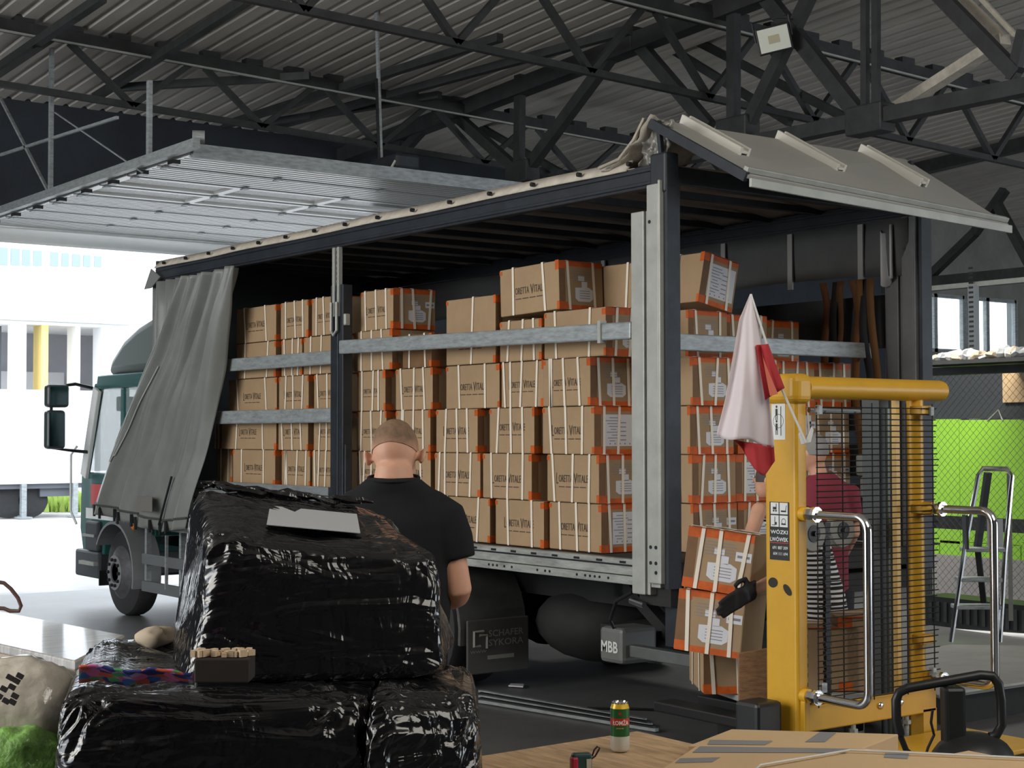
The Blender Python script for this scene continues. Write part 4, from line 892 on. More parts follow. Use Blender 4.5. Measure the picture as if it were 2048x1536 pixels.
def chain(y):
    mb = MB(); z = .5
    while z < 1.5: mb.box((1.74, y, z), (.02, .045 if int(z*40) % 2 else .035, .022)); z += .025
    mb.bb((1.735, y-.012, .45), (1.745, y+.012, 1.5)); return mb
stacker()
def flag():
    d0 = 7.72; P = lambda px, py, dd=0: at(px, py, d=d0+dd)
    t = thing('flag', 'white and red flag on a plastic clip-on pole fixed to the yellow mast', 'flag', P(1610, 880))
    MB().tube([P(1612, 885), P(1560, 770), P(1502, 590)], .006, 8).build('flag_pole', CLEARP, t, smooth=2)
    MB().poly([P(1602, 858), P(1612, 880), P(1624, 853), P(1628, 860), P(1622, 885), P(1603, 890), P(1598, 870)], HF*.02).build('clip', CLEARP, t, bevel=.003)
    def side(pts, py):
        for (x0, y0), (x1, y1) in zip(pts, pts[1:]):
            if y0 <= py <= y1: return x0+(x1-x0)*(py-y0)/(y1-y0+1e-6)
        return pts[-1][0]
    Lf = [(1500, 588), (1478, 640), (1468, 700), (1450, 800), (1433, 868), (1434, 871)]; Rt = [(1504, 588), (1516, 640), (1527, 700), (1537, 780), (1546, 860), (1549, 893)]
    def w(u, v):
        yl, yr = 588+(871-588)*v, 588+(893-588)*v; xl, xr = side(Lf, yl), side(Rt, yr); px = xl+(xr-xl)*u; py = yl+(yr-yl)*u+4*math.sin(u*9)*v
        return P(px, py, .05*math.sin(u*7+v*2)*v+.02*math.sin(u*15)*v)
    MB().grid(w, 30, 40).build('white_half', FLAGW, t, solid=.002, smooth=True)
    def r(u, v):
        a = V((1466+u*82, 880+u*12, 0)); b = V((1482+u*66, 905+35*math.sin(u*1.9+.15), 0)); b = V((1478+72*u, 890+62*math.sin(min(1, u*1.35)*1.5708)**1.2-30*max(0, u-.7)/.3, 0)); p = a.lerp(b, v); return P(p.x, p.y, .03+.03*math.sin(u*9))
    MB().grid(r, 16, 8).build('red_half', RED, t, solid=.002, smooth=True)
    def r2(u, v): 
        a = V((1512+9*v*2, 690+110*v, 0)); b = V((1536+33*v, 688+88*v, 0)); p = a.lerp(b, u); return P(p.x, p.y, -.03+.02*math.sin(u*6))
    MB().grid(r2, 8, 10).build('red_fold', RED, t, solid=.002, smooth=True)
    MB().poly([P(1524, 705, -.06), P(1530, 740, -.06), P(1540, 792, -.06), P(1556, 788, -.06), P(1540, 750, -.06), P(1526, 715, -.06)], HF*.002).build('sunlit_fold', M('lit_red_cloth', (.62, .16, .1), .8), t)  # lit part of the red fold, painted in a lighter red
flag()
#@@ PEOPLE
def remesh(o, vs=.012, sm=6):
    m = o.modifiers.new('r', 'REMESH'); m.mode = 'VOXEL'; m.voxel_size = vs; m.use_smooth_shade = True
    s = o.modifiers.new('s', 'SMOOTH'); s.iterations = sm; s.factor = .5
    return o
def hand(mb, wrist, palm_end, side, curl, r=.0085, sc=1.):
    """palm from wrist towards palm_end; side = direction across the palm (thumb side), curl = direction fingers bend"""
    w_ = V(wrist); e = V(palm_end); d = (e-w_).normalized(); s = V(side).normalized(); c = V(curl).normalized()
    R = Matrix((s, d, s.cross(d))).transposed(); mb.box((w_+e)/2, (.075*sc, (e-w_).length+.02, .028*sc), R)
    for i, ln in enumerate((.07, .08, .075, .058)):
        b = e+s*(.03-.02*i)*sc; mb.tube([b-d*.02, b+d*ln*.4*sc, b+(d*.65+c*.3)*ln*sc, b+(d*.7+c*.7)*ln*sc], [r*1.1, r*1.05, r, r*.8], 8)
    b = w_+(e-w_)*.35+s*.032*sc; mb.tube([b-s*.01, b+s*.03*sc+d*.02, b+s*.035*sc+d*.045+c*.02, b+s*.028*sc+d*.06+c*.035], [r*1.3, r*1.2, r*1.05, r*.8], 8)
def worker():
    O = at(788, 900, d=5.7); O.z = 0; zf = .22; C = lambda r, f, u: O+HR*r+HF*f+Z_*u
    t = thing('person', 'man with short fair hair in a black t-shirt seen from behind', 'person', C(0, 0, zf))
    R = Matrix((HR, HF, Z_)).transposed()
    tiltR = R @ Matrix.Rotation(-.42, 3, 'X') @ Matrix.Rotation(-.12, 3, 'Z')
    mb = MB(); hc = C(0, .05, 1.922)
    mb.ell(hc, (.083, .1, .108), tiltR, 24, 16); mb.ell(hc+tiltR @ V((.008, .055, -.055)), (.062, .06, .075), tiltR, 20, 12)
    mb.tube([C(0, .0, 1.72), C(0, -.015, 1.80), C(.0, .015, 1.88)], [.06, .066, .062], 20)
    mb.ell(C(0, -.0, 1.755), (.1, .05, .04), R); mb.tube([C(0, -.015, 1.74), C(0, -.01, 1.81), C(0, .0, 1.86)], [.06, .074, .066], 20)
    mb.ell(hc+tiltR @ V((.01, .112, -.02)), (.012, .02, .02), tiltR, 10, 8)
    mb.ell(C(0, .0, 1.5), (.17, .1, .25), R); mb.ell(C(0, .0, 1.2), (.15, .1, .18), R)
    for s in (-1, 1):
        sh = C(s*.17, 0, 1.68); el = C(s*.232, .0, 1.41); wr = C(s*.17, .24, 1.34)
        mb.tube([C(s*.1, 0, 1.70), sh, sh.lerp(el, .5), el-Z_*.0, el.lerp(wr, .15), el.lerp(wr, .5), wr], [.06, .064, .06, .052, .054, .046, .03], 16)
        mb.tube([C(s*.09, 0, 1.15), C(s*.1, .0, .75), C(s*.1, -.01, .4), C(s*.1, 0, zf+.08)], [.085, .062, .055, .04], 14); mb.tube([C(s*.1, -.05, zf+.05), C(s*.1, .15, zf+.04)], [.04, .035], 10)
        hand(mb, wr, wr+(HF*.06+HR*(-s)*.06).normalized()*.09-Z_*.01, HF*.5+HR*s*-.2+Z_*.6, -HR*s*.5-Z_*.5)
    # ears fused to the head
    for s in (-1, 1):
        ec = hc+tiltR @ V((s*.094, .005, -.028)); Re = tiltR @ Matrix.Rotation(s*.5, 3, 'Z') @ Matrix.Rotation(s*.2, 3, 'Y')
        mb.ell(ec+tiltR @ V((s*.008, 0, 0)), (.011, .021, .034), Re, 12, 10)
    o = remesh(mb.build('body', SKIN, t), .007, 5)
    for s in (-1, 1): MB().ell(hc+tiltR @ V((s*.03+.008, .105, .0)), (.012, .008, .008), tiltR, 12, 8).build('eye', WHITE, t, smooth=2)
    MB().ell(hc+tiltR @ V((.008, .11, -.062)), (.022, .006, .005), tiltR, 12, 6).build('mouth', M('lips', (.4, .14, .11), .5), t)
    # hair cap
    def hf(u, v):
        th = u*2*math.pi; s_, c_ = math.sin(th), math.cos(th)
        low = math.pi*(.56+.03*(abs(s_))-.03*math.cos(2*th)) if c_ < .3 else math.pi*.42
        low = math.pi*(.53 if c_ < 0 else .53-.15*c_)+.06*abs(s_); ph = v*low; n = 1+.015*noise.noise(V((s_*6, c_*6, v*8)))
        p = V((.0865*math.sin(ph)*s_, .1035*math.sin(ph)*c_, .112*math.cos(ph)))*n*(1.015-.035*v**3); return hc+tiltR @ p
    MB().grid(hf, 64, 26).build('hair', HAIR, t, smooth=2)
    # t-shirt
    def ring(z, rx, ry, f=0, r=0, n=28): return [C(r+rx*math.cos(a)*(1), f+ry*math.sin(a), z) for a in [k*2*math.pi/n for k in range(n)]]
    mb = MB(); mb.rings([ring(z, rx, ry, f) for z, rx, ry, f in ((1.05, .195, .13, 0), (1.2, .195, .125, 0), (1.4, .21, .125, 0), (1.55, .22, .13, 0), (1.66, .225, .12, 0), (1.72, .205, .1, 0), (1.765, .165, .09, -.0), (1.8, .12, .085, -.01), (1.822, .094, .082, -.01))])
    for s in (-1, 1): mb.tube([C(s*.12, 0, 1.72), C(s*.185, 0, 1.675), C(s*.208, 0, 1.6), C(s*.222, .0, 1.525)], [.07, .076, .077, .074], 18)
    mb.v = [v+V((1, .6, 0))*.007*noise.noise(V((v.x*9, v.y*9, v.z*5))) for v in mb.v]
    o = mb.build('t_shirt', TEE, t); remesh(o, .012, 3)
    mb = MB().tube([C(.092*math.cos(a), -.012+.082*math.sin(a), 1.82-.012*math.sin(a)*-1) for a in [k*math.pi/14 for k in range(28)]], .006, 6, closed=True); mb.build('collar', TEE, t, smooth=2)
    mb = MB()
    for s in (-1, 1): mb.tube([C(s*.08, 0, 1.12), C(s*.1, 0, .8), C(s*.1, -.01, .5), C(s*.1, 0, zf+.09)], [.115, .085, .075, .07], 16)
    mb.ell(C(0, 0, 1.08), (.185, .125, .12), R); o = mb.build('trousers', DENIM, t); remesh(o, .015, 4)
    for s in (-1, 1): MB().tube([C(s*.1, -.08, zf+.05), C(s*.1, .06, zf+.055), C(s*.1, .19, zf+.035)], [.045, .05, .035], 12, flat=1).build('shoe', BLACKP, t, smooth=2)
    c = C(0, .05, 0); t2 = thing('wooden_pallet', 'wooden pallet the man in black stands on behind the wrapped bundles', 'pallet', c)
    Rz = Matrix.Rotation(YAW, 3, 'Z')
    for k in range(5): MB().box(c+Rz @ V((0, -.32+k*.16, .155)), (1., .11, .022), Rz).build('deck_board', WOODD, t2)
    for k in (-.42, 0, .42): MB().box(c+Rz @ V((k, 0, .07)), (.12, .75, .14), Rz).build('block', WOODD, t2)
worker()
def person2():
    O = at(1620, 1200, d=9.5); O.z = 0; C = lambda r, f, u: O+HR*r+HF*f+Z_*u; R = Matrix((HR, HF, Z_)).transposed()
    t = thing('person', 'person in a black and white striped shirt and black gloves lifting cartons', 'person', C(0.05, 0, 0))
    Rh = R @ Matrix.Rotation(1.1, 3, 'Z'); hc = C(-.235, 0, 1.71)
    mb = MB(); mb.ell(hc, (.075, .095, .11), Rh, 20, 14); mb.ell(hc+Rh @ V((0, .04, -.06)), (.055, .055, .065), Rh); mb.ell(hc+Rh @ V((0, .1, -.01)), (.012, .02, .018), Rh, 10, 8)
    for s in (-1, 1): mb.ell(hc+Rh @ V((s*.077, 0, -.01)), (.008, .02, .03), Rh, 10, 8)
    mb.tube([C(-.1, 0, 1.46), C(-.16, 0, 1.58), hc], [.07, .055, .055], 14); mb.tube([C(-.1, 0, 1.45), C(.02, 0, 1.15), C(.1, 0, .9)], [.13, .12, .12], 16)
    wr = at(1505, 1180, d=8.3); el = at(1575, 1150, d=8.7); sh = C(-.06, -.14, 1.45)
    mb.tube([C(-.1, 0, 1.45), sh, sh.lerp(el, .6), el, el.lerp(wr, .4), wr], [.06, .058, .048, .042, .042, .028], 14)
    sh2 = C(-.17, .12, 1.5); el2 = at(1500, 1075, d=9.1); wr2 = at(1452, 1150, d=9.0)
    mb.tube([C(-.1, .05, 1.47), sh2, at(1518, 1020, d=9.15), el2, wr2], [.06, .055, .048, .042, .03], 14)
    for s in (-1, 1): mb.tube([C(.1+s*.07, 0, .9), C(.1+s*.09, -.05, .5), C(.12+s*.09, 0, .08)], [.09, .065, .045], 12)
    remesh(mb.build('body', SKIN, t), .012, 4)
    def cap(u, v): th = u*6.2832; ph = v*1.75; return hc+Rh @ V((.081*math.sin(ph)*math.cos(th), .1*math.sin(ph)*math.sin(th)-.008, .116*math.cos(ph)))
    MB().grid(cap, 30, 14).build('hair', M('dark_grey_hair', (.07, .06, .055), .8), t, smooth=2)
    for s in (-1, 1): MB().ell(hc+Rh @ V((s*.03, .093, .01)), (.012, .006, .008), Rh, 10, 6).build('eye', WHITE, t)
    MB().ell(hc+Rh @ V((0, .094, -.055)), (.02, .006, .005), Rh, 10, 6).build('mouth', M('lips', (.4, .14, .11), .5), t)
    mb = MB().tube([C(-.155, 0, 1.53), C(-.12, 0, 1.47), C(-.06, 0, 1.35), C(0, 0, 1.15), C(.05, 0, .98), C(.07, 0, .86)], [.07, .15, .17, .165, .165, .165], 22)
    mb.tube([C(-.1, 0, 1.47), sh, sh.lerp(el, .5)], [.08, .078, .065], 14); mb.tube([C(-.12, .05, 1.47), sh2, sh2.lerp(el2, .25)], [.08, .072, .062], 14)
    o = mb.build('striped_shirt', STRIPE, t); remesh(o, .015, 3)
    mb = MB()
    for s in (-1, 1): mb.tube([C(.1+s*.07, 0, .92), C(.1+s*.09, -.05, .5), C(.12+s*.09, 0, .1)], [.12, .085, .07], 14)
    remesh(mb.build('trousers', DENIM, t), .018, 3)
    for s in (-1, 1): MB().tube([C(.14+s*.09, 0, .05), C(.05+s*.09, -.0, .055), C(-.06+s*.09, -.0, .035)], [.045, .05, .035], 12).build('shoe', BLACKP, t, smooth=2)
    mb = MB(); gw = at(1508, 1180, d=8.3); ge = at(1476, 1198, d=8.28); mb.tube([gw, gw.lerp(ge, .5)], [.036, .045], 12); hand(mb, gw, ge, Z_, (HF*-.2-Z_*.2-HR*.3), .014, 1.35)
    remesh(mb.build('black_glove', M('glove', (.015, .015, .017), .85), t), .008, 2)
    mb = MB(); hand(mb, wr2, wr2+(-HR*.09-Z_*.02), Z_, HF*-.3, .011, 1.1); remesh(mb.build('black_glove', M('glove', (.015, .015, .017), .85), t), .008, 2)
    # second person
    O = at(1645, 1000, d=10.0); O.z = 0; C = lambda r, f, u: O+HR*r+HF*f+Z_*u
    t = thing('person', 'grey-haired person in a maroon t-shirt standing behind the stacker mesh', 'person', C(0, 0, 0))
    Rh = R @ Matrix.Rotation(.9, 3, 'Z'); hc = C(-.06, 0, 1.87); mb = MB()
    mb.ell(hc, (.075, .095, .11), Rh, 20, 14); mb.ell(hc+Rh @ V((0, .04, -.06)), (.055, .055, .065), Rh); mb.ell(hc+Rh @ V((0, .1, -.01)), (.012, .02, .018), Rh, 10, 8)
    for s in (-1, 1): mb.ell(hc+Rh @ V((s*.077, 0, -.01)), (.008, .02, .03), Rh, 10, 8)
    mb.tube([C(0, 0, 1.6), C(-.03, 0, 1.75), hc], [.07, .055, .055], 14); mb.tube([C(0, 0, 1.6), C(0, 0, 1.3), C(0, 0, .98)], [.13, .13, .13], 16)
    for s in (-1, 1):
        mb.tube([C(0, 0, 1.62), C(s*.17, 0, 1.6), C(s*.2, .03, 1.35), C(s*.18, .2, 1.2)], [.06, .06, .046, .03], 14); hand(mb, C(s*.18, .2, 1.2), C(s*.17, .29, 1.18), Z_, -HR*s, .009)
        mb.tube([C(s*.09, 0, .98), C(s*.1, 0, .5), C(s*.1, 0, .08)], [.09, .065, .045], 12)
    remesh(mb.build('body', SKIN, t), .012, 4)
    MB().grid(lambda u, v: hc+Rh @ V((.081*math.sin(v*1.75)*math.cos(u*6.2832), .1*math.sin(v*1.75)*math.sin(u*6.2832)-.008, .116*math.cos(v*1.75))), 30, 14).build('hair', M('grey_hair', (.25, .24, .23), .8), t, smooth=2)
    for s in (-1, 1): MB().ell(hc+Rh @ V((s*.03, .093, .01)), (.012, .006, .008), Rh, 10, 6).build('eye', WHITE, t)
    mb = MB().tube([C(-.01, 0, 1.73), C(0, 0, 1.66), C(0, 0, 1.5), C(0, 0, 1.2), C(0, 0, .95)], [.075, .15, .17, .16, .16], 22)
    for s in (-1, 1): mb.tube([C(s*.05, 0, 1.62), C(s*.17, 0, 1.6), C(s*.195, .015, 1.42)], [.08, .078, .068], 14)
    remesh(mb.build('maroon_t_shirt', MAROON, t), .015, 3)
    mb = MB()
    for s in (-1, 1): mb.tube([C(s*.08, 0, 1.0), C(s*.1, 0, .5), C(s*.1, 0, .1)], [.12, .085, .07], 14)
    remesh(mb.build('trousers', DENIM, t), .018, 3)
    for s in (-1, 1): MB().tube([C(s*.1, -.08, .05), C(s*.1, .06, .055), C(s*.1, .18, .035)], [.045, .05, .035], 12).build('shoe', BLACKP, t, smooth=2)
person2()
#@@ HELD CARTONS
def held():
    az = math.atan2(HR.y, HR.x)-math.pi/2+.12      # end face towards the camera
    for i, (cx, cyb, lab, tl) in enumerate(((1462, 1188, 'tilted strapped carton in the gloved hand, upper of the two orange-taped ones', -.13), (1446, 1312, 'strapped carton under the tilted one beside the yellow mast', -.1))):
        p = at(cx, cyb, d=8.6)
        t = carton(p+HF*.2, .4, .385, .335, lab, group=None, logo=0, straps=2, end=2, endlab=1, lab2=True)
        q = Matrix.Rotation(-tl, 3, HF) @ Matrix.Rotation(YAW-math.pi/2-.45, 3, 'Z') @ Matrix.Rotation(0, 3, 'X')
        t.rotation_euler = q.to_euler()
    p = at(1447, 1388, d=8.9); t = carton(p+HF*.25, .5, .25, .3, 'cardboard carton at the foot of the held stack on the lift plate', group=None, logo=0, straps=2, end=1, endlab=0)
    t.rotation_euler = (0, 0, YAW-math.pi/2+.05); z = p.z
    t = thing('lift_platform', 'pale metal platform edge under the held cartons', 'platform', (p.x, p.y, 0))
    a = at(1412, 1368, z=z-.01); 
    pts = [at(1392, 1362, z=z-.005), at(1480, 1392, z=z-.005), at(1760, 1385, z=z-.005), at(1700, 1340, z=z-.005), at(1500, 1345, z=z-.005)]
    MB().poly(pts, (0, 0, -.035)).build('platform_plate', ALU, t, bevel=.005); c = sum(pts, V())/5
    MB().bb((c.x-.3, c.y-.25, 0), (c.x+.1, c.y+.2, z-.045)).build('platform_support', CHAS, t)
    for (px, py, w_, h, lab) in ((1650, 1395, .4, .36, 'cardboard carton seen through the lower guard mesh, left one'), (1740, 1392, .36, .42, 'cardboard carton seen through the lower guard mesh, right one')):
        p = at(px, py, d=9.0); p.z = z; t = carton(p+HF*.2, .42, w_, h, lab, group=None, logo=0, straps=1, end=0, etape=False); t.rotation_euler = (0, 0, YAW-math.pi/2)
    # brown board standing behind the column
    a, b = at(1478, 1308, d=8.3), at(1535, 1298, d=8.3); lo = Z_*(a.z-.0)
    o = MB().poly([a, b, V((b.x, b.y, .0)), V((a.x, a.y, .0))], HF*.04).build('brown_board', WOODD, loc=(a.x, a.y, 0)); tag(o, 'brown wooden board standing upright against the yellow mast', 'board')
    p = at(1520, 1430, d=7.9); o = MB().bb((p.x-.1, p.y-.08, 0), (p.x+.06, p.y+.1, at(1520, 1402, d=7.9).z)).build('battery_box', BLACKP, loc=(p.x, p.y, 0), bevel=.02); tag(o, 'black box standing at the foot of the yellow mast', 'box')
held()
#@@ FOREGROUND
def bundle(name, label, C8, amp=.02, ex=.22, seed=1, parts=None, n=220, m=130):
    """C8: bottom FL FR BR BL, top FL FR BR BL"""
    c = sum(C8, V())/8; base = V((c.x, c.y, min(p.z for p in C8))); t = thing(name, label, 'wrapped bundle', base)
    sg = lambda x, e: math.copysign(abs(x)**e, x)
    def tri(a, b, g):
        a, b, g = (a+1)/2, (b+1)/2, (g+1)/2
        lo = C8[0]*(1-a)*(1-b)+C8[1]*a*(1-b)+C8[2]*a*b+C8[3]*(1-a)*b; hi = C8[4]*(1-a)*(1-b)+C8[5]*a*(1-b)+C8[6]*a*b+C8[7]*(1-a)*b
        return lo*(1-g)+hi*g
    mb = MB(); rs = []
    for i in range(m+1):
        ph = -math.pi/2+math.pi*(i+.001)/(m+.002); ring = []
        for j in range(n):
            th = 2*math.pi*j/n; a = sg(math.cos(ph), ex)*sg(math.cos(th), ex); b = sg(math.cos(ph), ex)*sg(math.sin(th), ex); g = sg(math.sin(ph), ex)
            p = tri(a*1.0, b*1.0, g)
            dirn = (p-c).normalized()
            q = p*1.0; s = seed*7.1
            n1 = noise.noise(V((q.x*3, q.y*3, q.z*3+s))); aa = q.dot(HR)*.6+q.z*.8; bb_ = q.dot(HR)*.8-q.z*.6; k = abs(noise.noise(V((aa*3+s, bb_*9, q.dot(HF)*9)))); k2 = abs(noise.noise(V((aa*9, bb_*22+n1*2, q.dot(HF)*22+s)))); k3 = noise.noise(V((q.x*33, q.y*33, q.z*26)))
            ring.append(p+dirn*amp*(2.2*n1-(1.3*k+1.5*k2)*(.42+1.1*max(0, min(1, (g-.5)*3)))+.15*k3))
        rs.append(ring)
    mb.rings(rs); mb.build('stretch_wrap', WRAP, t, smooth=2 if False else True)
    for p in t.children[0].data.polygons: p.use_smooth = True
    return t, tri
def foreground():
    D = lambda px, py, d: at(px, py, d=d)
    C8 = [D(362, 1385, 4.35), D(905, 1362, 4.42), D(925, 1290, 5.1), D(338, 1300, 4.95), D(425, 1078, 4.4), D(895, 1118, 4.5), D(770, 1008, 5.15), D(382, 968, 5.0)]
    t, tri = bundle('wrapped_bundle', 'big black stretch-wrapped bundle with a white sheet under film, on top', C8, .014, .16, 1)
    off = V((0, 0, .0))
    mb = MB(); mb.grid(lambda u, v: tri(-.45+.85*u+.15*v, -.35+.75*v, 1.0)+Z_*.002, 10, 6); mb.build('white_sheet', M('sheet_white', (.5, .51, .53), .3), t, solid=.002)
    for k in range(26):       # ridges of twisted film along the top edges
        pass
    mb = MB()
    for k in range(16):
        a = random.uniform(-.95, .6); pts = [tri(a+.12*i, .92-.02*k*random.random(), .99)+Z_*(.008+.012*random.random()) for i in range(4)]; mb.tube(pts, [.003, .012, .01, .003], 5)
    mb.build('film_tail', WRAP, t, smooth=2)
    zb = .16; dn = lambda p, o, s=1.08: V((o.x+(p.x-o.x)*s, o.y+(p.y-o.y)*s, zb))
    def low(T, name, lab, seed, amp, ex):
        o = sum(T, V())/4; return bundle(name, lab, [dn(p, o, 1.13) for p in T]+T, amp, ex, seed)
    T1 = [D(108, 1402, 3.95), D(745, 1392, 4.02), D(775, 1285, 5.3), D(170, 1262, 5.2)]
    t1, tri1 = low(T1, 'wrapped_bundle', 'large black stretch-wrapped pallet load carrying the upper bundle', 2, .016, .14)
    T2 = [D(725, 1385, 3.95), D(965, 1392, 4.1), D(955, 1318, 5.0), D(760, 1310, 5.0)]
    low(T2, 'wrapped_bundle', 'upright black stretch-wrapped roll at the right of the lower load', 3, .014, .2)
    T3 = [D(190, 1330, 4.6), D(330, 1335, 4.6), D(345, 1268, 5.2), D(195, 1262, 5.2)]
    o = sum(T3, V())/4; bundle('film_heap', 'heap of loose black film left of the big upper bundle', [V((p.x, p.y, p.z-.12)) for p in T3]+T3, .03, .5, 5, n=80, m=50)
    # torn carton
    p = D(450, 1352, 3.93); R = Matrix.Rotation(YAW, 3, 'Z'); t = thing('torn_carton', 'small torn cardboard box poking out of the black film', 'box', p)
    MB().box(p+V((0, 0, .02)), (.135, .1, .06), R).build('carton_body', M('dark_card', (.022, .014, .01), .7), t, bevel=.004)
    mb = MB()
    for i in range(26): x = -.07+.14*i/26; h = .006+.012*random.random(); mb.box(p+R @ V((x, -.035+.07*random.random()*.6, .052+h/2)), (.012, .02, h), Matrix.Rotation(random.random(), 3, 'Z'))
    mb.build('torn_edge', M('torn_fluff', (.6, .45, .3), .9), t)
    # colourful cloth and cream cloth
    mb = MB().grid(lambda u, v: D(158+232*u, 1330+32*v+14*u*(1-v)-4*math.sin(u*11), 4.0-.1*(1-v))+Z_*(.005*noise.noise(V((u*9, v*5, 1)))), 50, 10)
    o = mb.build('printed_cloth', PRINT, loc=D(270, 1352, 4.0), solid=.006, smooth=True); tag(o, 'multicoloured printed cloth strip showing through the torn film', 'cloth')
    mb = MB().ell(D(312, 1274, 5.0), (.07, .06, .035), None, 24, 14); mb.v = [v+V((1, 1, 1))*.02*noise.noise(v*22) for v in mb.v]
    o = mb.build('cream_cloth', M('cream_cloth', (.55, .45, .33), .9), loc=D(312, 1290, 5.0), smooth=2); tag(o, 'crumpled cream cloth left of the big black bundle', 'cloth')
    # bag of textiles bottom left
    t = thing('textile_bag', 'clear plastic bag of patterned cloth and green wool at bottom left', 'bag', V((D(40, 1536, 4.7).x, D(40, 1536, 4.7).y, .45)))
    c = D(25, 1480, 4.8); R = Matrix((HR, HF, Z_)).transposed()
    mb = MB().ell(c, (.26, .2, .25), R, 60, 40); mb.v = [v+(v-c).normalized()*.03*noise.noise(v*7)+(v-c).normalized()*.012*noise.noise(v*25) for v in mb.v]
    mb.build('bag_film', M('bag_print', (.55, .5, .42), .15, 0, var=.2, vs=9, bump=.6, bs=14, coat=1), t, smooth=2)
    c2 = D(40, 1520, 4.6); mb = MB().ell(c2, (.14, .1, .1), R, 40, 26); mb.v = [v+(v-c2).normalized()*.03*noise.noise(v*16) for v in mb.v]
    mb.build('green_wool', M('green_wool', (.2, .42, .08), .6, 0, var=.5, vs=30, bump=.6, bs=40, coat=.6), t, smooth=2)
    for (px, py) in ((20, 1355), (33, 1362), (8, 1378), (24, 1374), (12, 1402), (30, 1392), (-2, 1392), (25, 1404), (40, 1352)):
        q = at(px, py, d=4.56); MB().box(q, (.02, .01, .013), R @ Matrix.Rotation(.5, 3, 'Y')).build('dark_square', M('dark_check', (.03, .02, .02), .6), t)
    # white film pallet
    pts = [at(x, y, z=.86) for x, y in ((-90, 1205), (250, 1270), (150, 1322), (-90, 1268))]
    t = thing('film_wrapped_pallet', 'low pallet load wrapped in shiny white film at the left edge', 'pallet load', V((pts[0].x, pts[0].y, 0)))
    MB().poly(pts, (0, 0, -.05)).build('film_top', M('white_film', (.5, .49, .48), .35, 0, var=.35, vs=2, stretch=(18, 2, 2), bump=.5, bs=3, coat=.8), t, bevel=.01)
    c = sum(pts, V())/4; MB().poly([c+(p-c)*.995+V((0, 0, -.05)) for p in pts], (0, 0, -.81)).build('load_side', M('beige_side', (.42, .34, .26), .7), t)
    mb = MB().tube([at(x, y, d=8.6) for x, y in ((-10, 1163), (8, 1166), (22, 1178), (36, 1196), (42, 1212), (38, 1222), (20, 1222), (8, 1217), (-10, 1216))], .011, 8)
    o = mb.build('hose', M('hose_brown', (.1, .05, .04), .6), loc=at(20, 1222, d=8.6), smooth=2); tag(o, 'brown rubber hose end looping in at the left edge', 'hose')
    # plywood table
    zt = .90
    pts = [at(960, 1512, z=zt), at(1275, 1462, z=zt), at(1440, 1500, z=zt)]; d1 = (pts[0]-pts[1]).normalized(); d2 = (pts[2]-pts[1]).normalized()
    c = pts[1]; l1 = (pts[0]-pts[1]).length*1.2; l2 = (pts[2]-pts[1]).length*1.6; quad = [c, c+d1*l1, c+d1*l1+d2*l2, c+d2*l2]
    t = thing('plywood_table', 'worn plywood table top with a beer can on it', 'table', V((c.x, c.y, 0)))
    MB().poly(quad, (0, 0, -.025)).build('table_top', WOOD, t, bevel=.003)
    for k, (a, b) in enumerate(((.08, .08), (l1-.08, .08), (l1-.08, l2-.08), (.08, l2-.08))): q = c+d1*a+d2*b; MB().bb((q.x-.03, q.y-.03, 0), (q.x+.03, q.y+.03, zt-.025)).build('table_leg', WOODD, t)
    # can
    p = at(1240, 1503, z=zt+.001); t = thing('beer_can', 'green and white beer can standing on the plywood table', 'can', p)
    k = 1.0; r = .0325
    prof = [(0, .024), (.004, .028), (.012, r), (.148, r), (.158, .028), (.166, .0265), (.168, .0265), (.168, .024), (.164, .023), (.164, .001)]
    bands = [('can_base', [(0, .02), (.004, .028), (.012, r), (.055, r)], M('can_silver', (.66, .66, .62), .3, .3)), ('can_label', [(.055, r), (.148, r)], M('can_green', (.03, .14, .04), .3, .3)),
             ('can_shoulder', [(.148, r), (.158, .0285), (.163, .027)], M('can_yellow', (.75, .5, .03), .3, .2)), ('can_rim', [(.163, .027), (.168, .0275), (.169, .025), (.164, .023), (.164, .001)], CHROME)]
    for n_, pr, m_ in bands: MB().lathe(pr, p, Z_, 36).build(n_, m_, t, smooth=2)
    MB().box(p+V((0, 0, .166)), (.018, .012, .002)).build('ring_pull', CHROME, t)
    def curved(s, w, h, zc, m_, nm, a0=0):
        vs, fs = textmesh(s, w, h, .02); n0 = (CAM-p); a1 = math.atan2(n0.y, n0.x)+a0
        MB().add([p+V(((r+.0006)*math.cos(a1+x/r), (r+.0006)*math.sin(a1+x/r), zc+y)) for x, y in vs], fs).build(nm, m_, t)
    mb = MB(); n0 = (CAM-p); a1 = math.atan2(n0.y, n0.x)
    mb.grid(lambda u, v: p+V(((r+.0003)*math.cos(a1-1.3+2.6*u), (r+.0003)*math.sin(a1-1.3+2.6*u), .091+.024*v+.001)), 24, 2); mb.build('red_band', M('can_red', (.5, .03, .02), .3), t)
    curved('ŁOMŻA', .058, .02, .104, WHITE, 'can_lettering', .1); curved('JASNE', .026, .005, .083, M('gold', (.6, .45, .2), .4), 'can_lettering', 0); curved('✶', .014, .014, .133, M('can_red', (.5, .03, .02), .3), 'can_emblem')
    # tape measure
    p = at(1163, 1545, z=zt+.001); R = Matrix.Rotation(YAW+.2, 3, 'Z'); t = thing('tape_measure', 'dark green and red tape measure with wrist loop on the plywood table', 'tape measure', p)
    MB().box(p+V((0, 0, .032)), (.065, .035, .062), R).build('case', M('tape_green', (.02, .06, .055), .35), t, bevel=.01, seg=3)
    MB().box(p+R @ V((-.026, -.006, .03)), (.022, .036, .045), R).build('red_grip', M('tape_red', (.4, .02, .05), .35), t, bevel=.006)
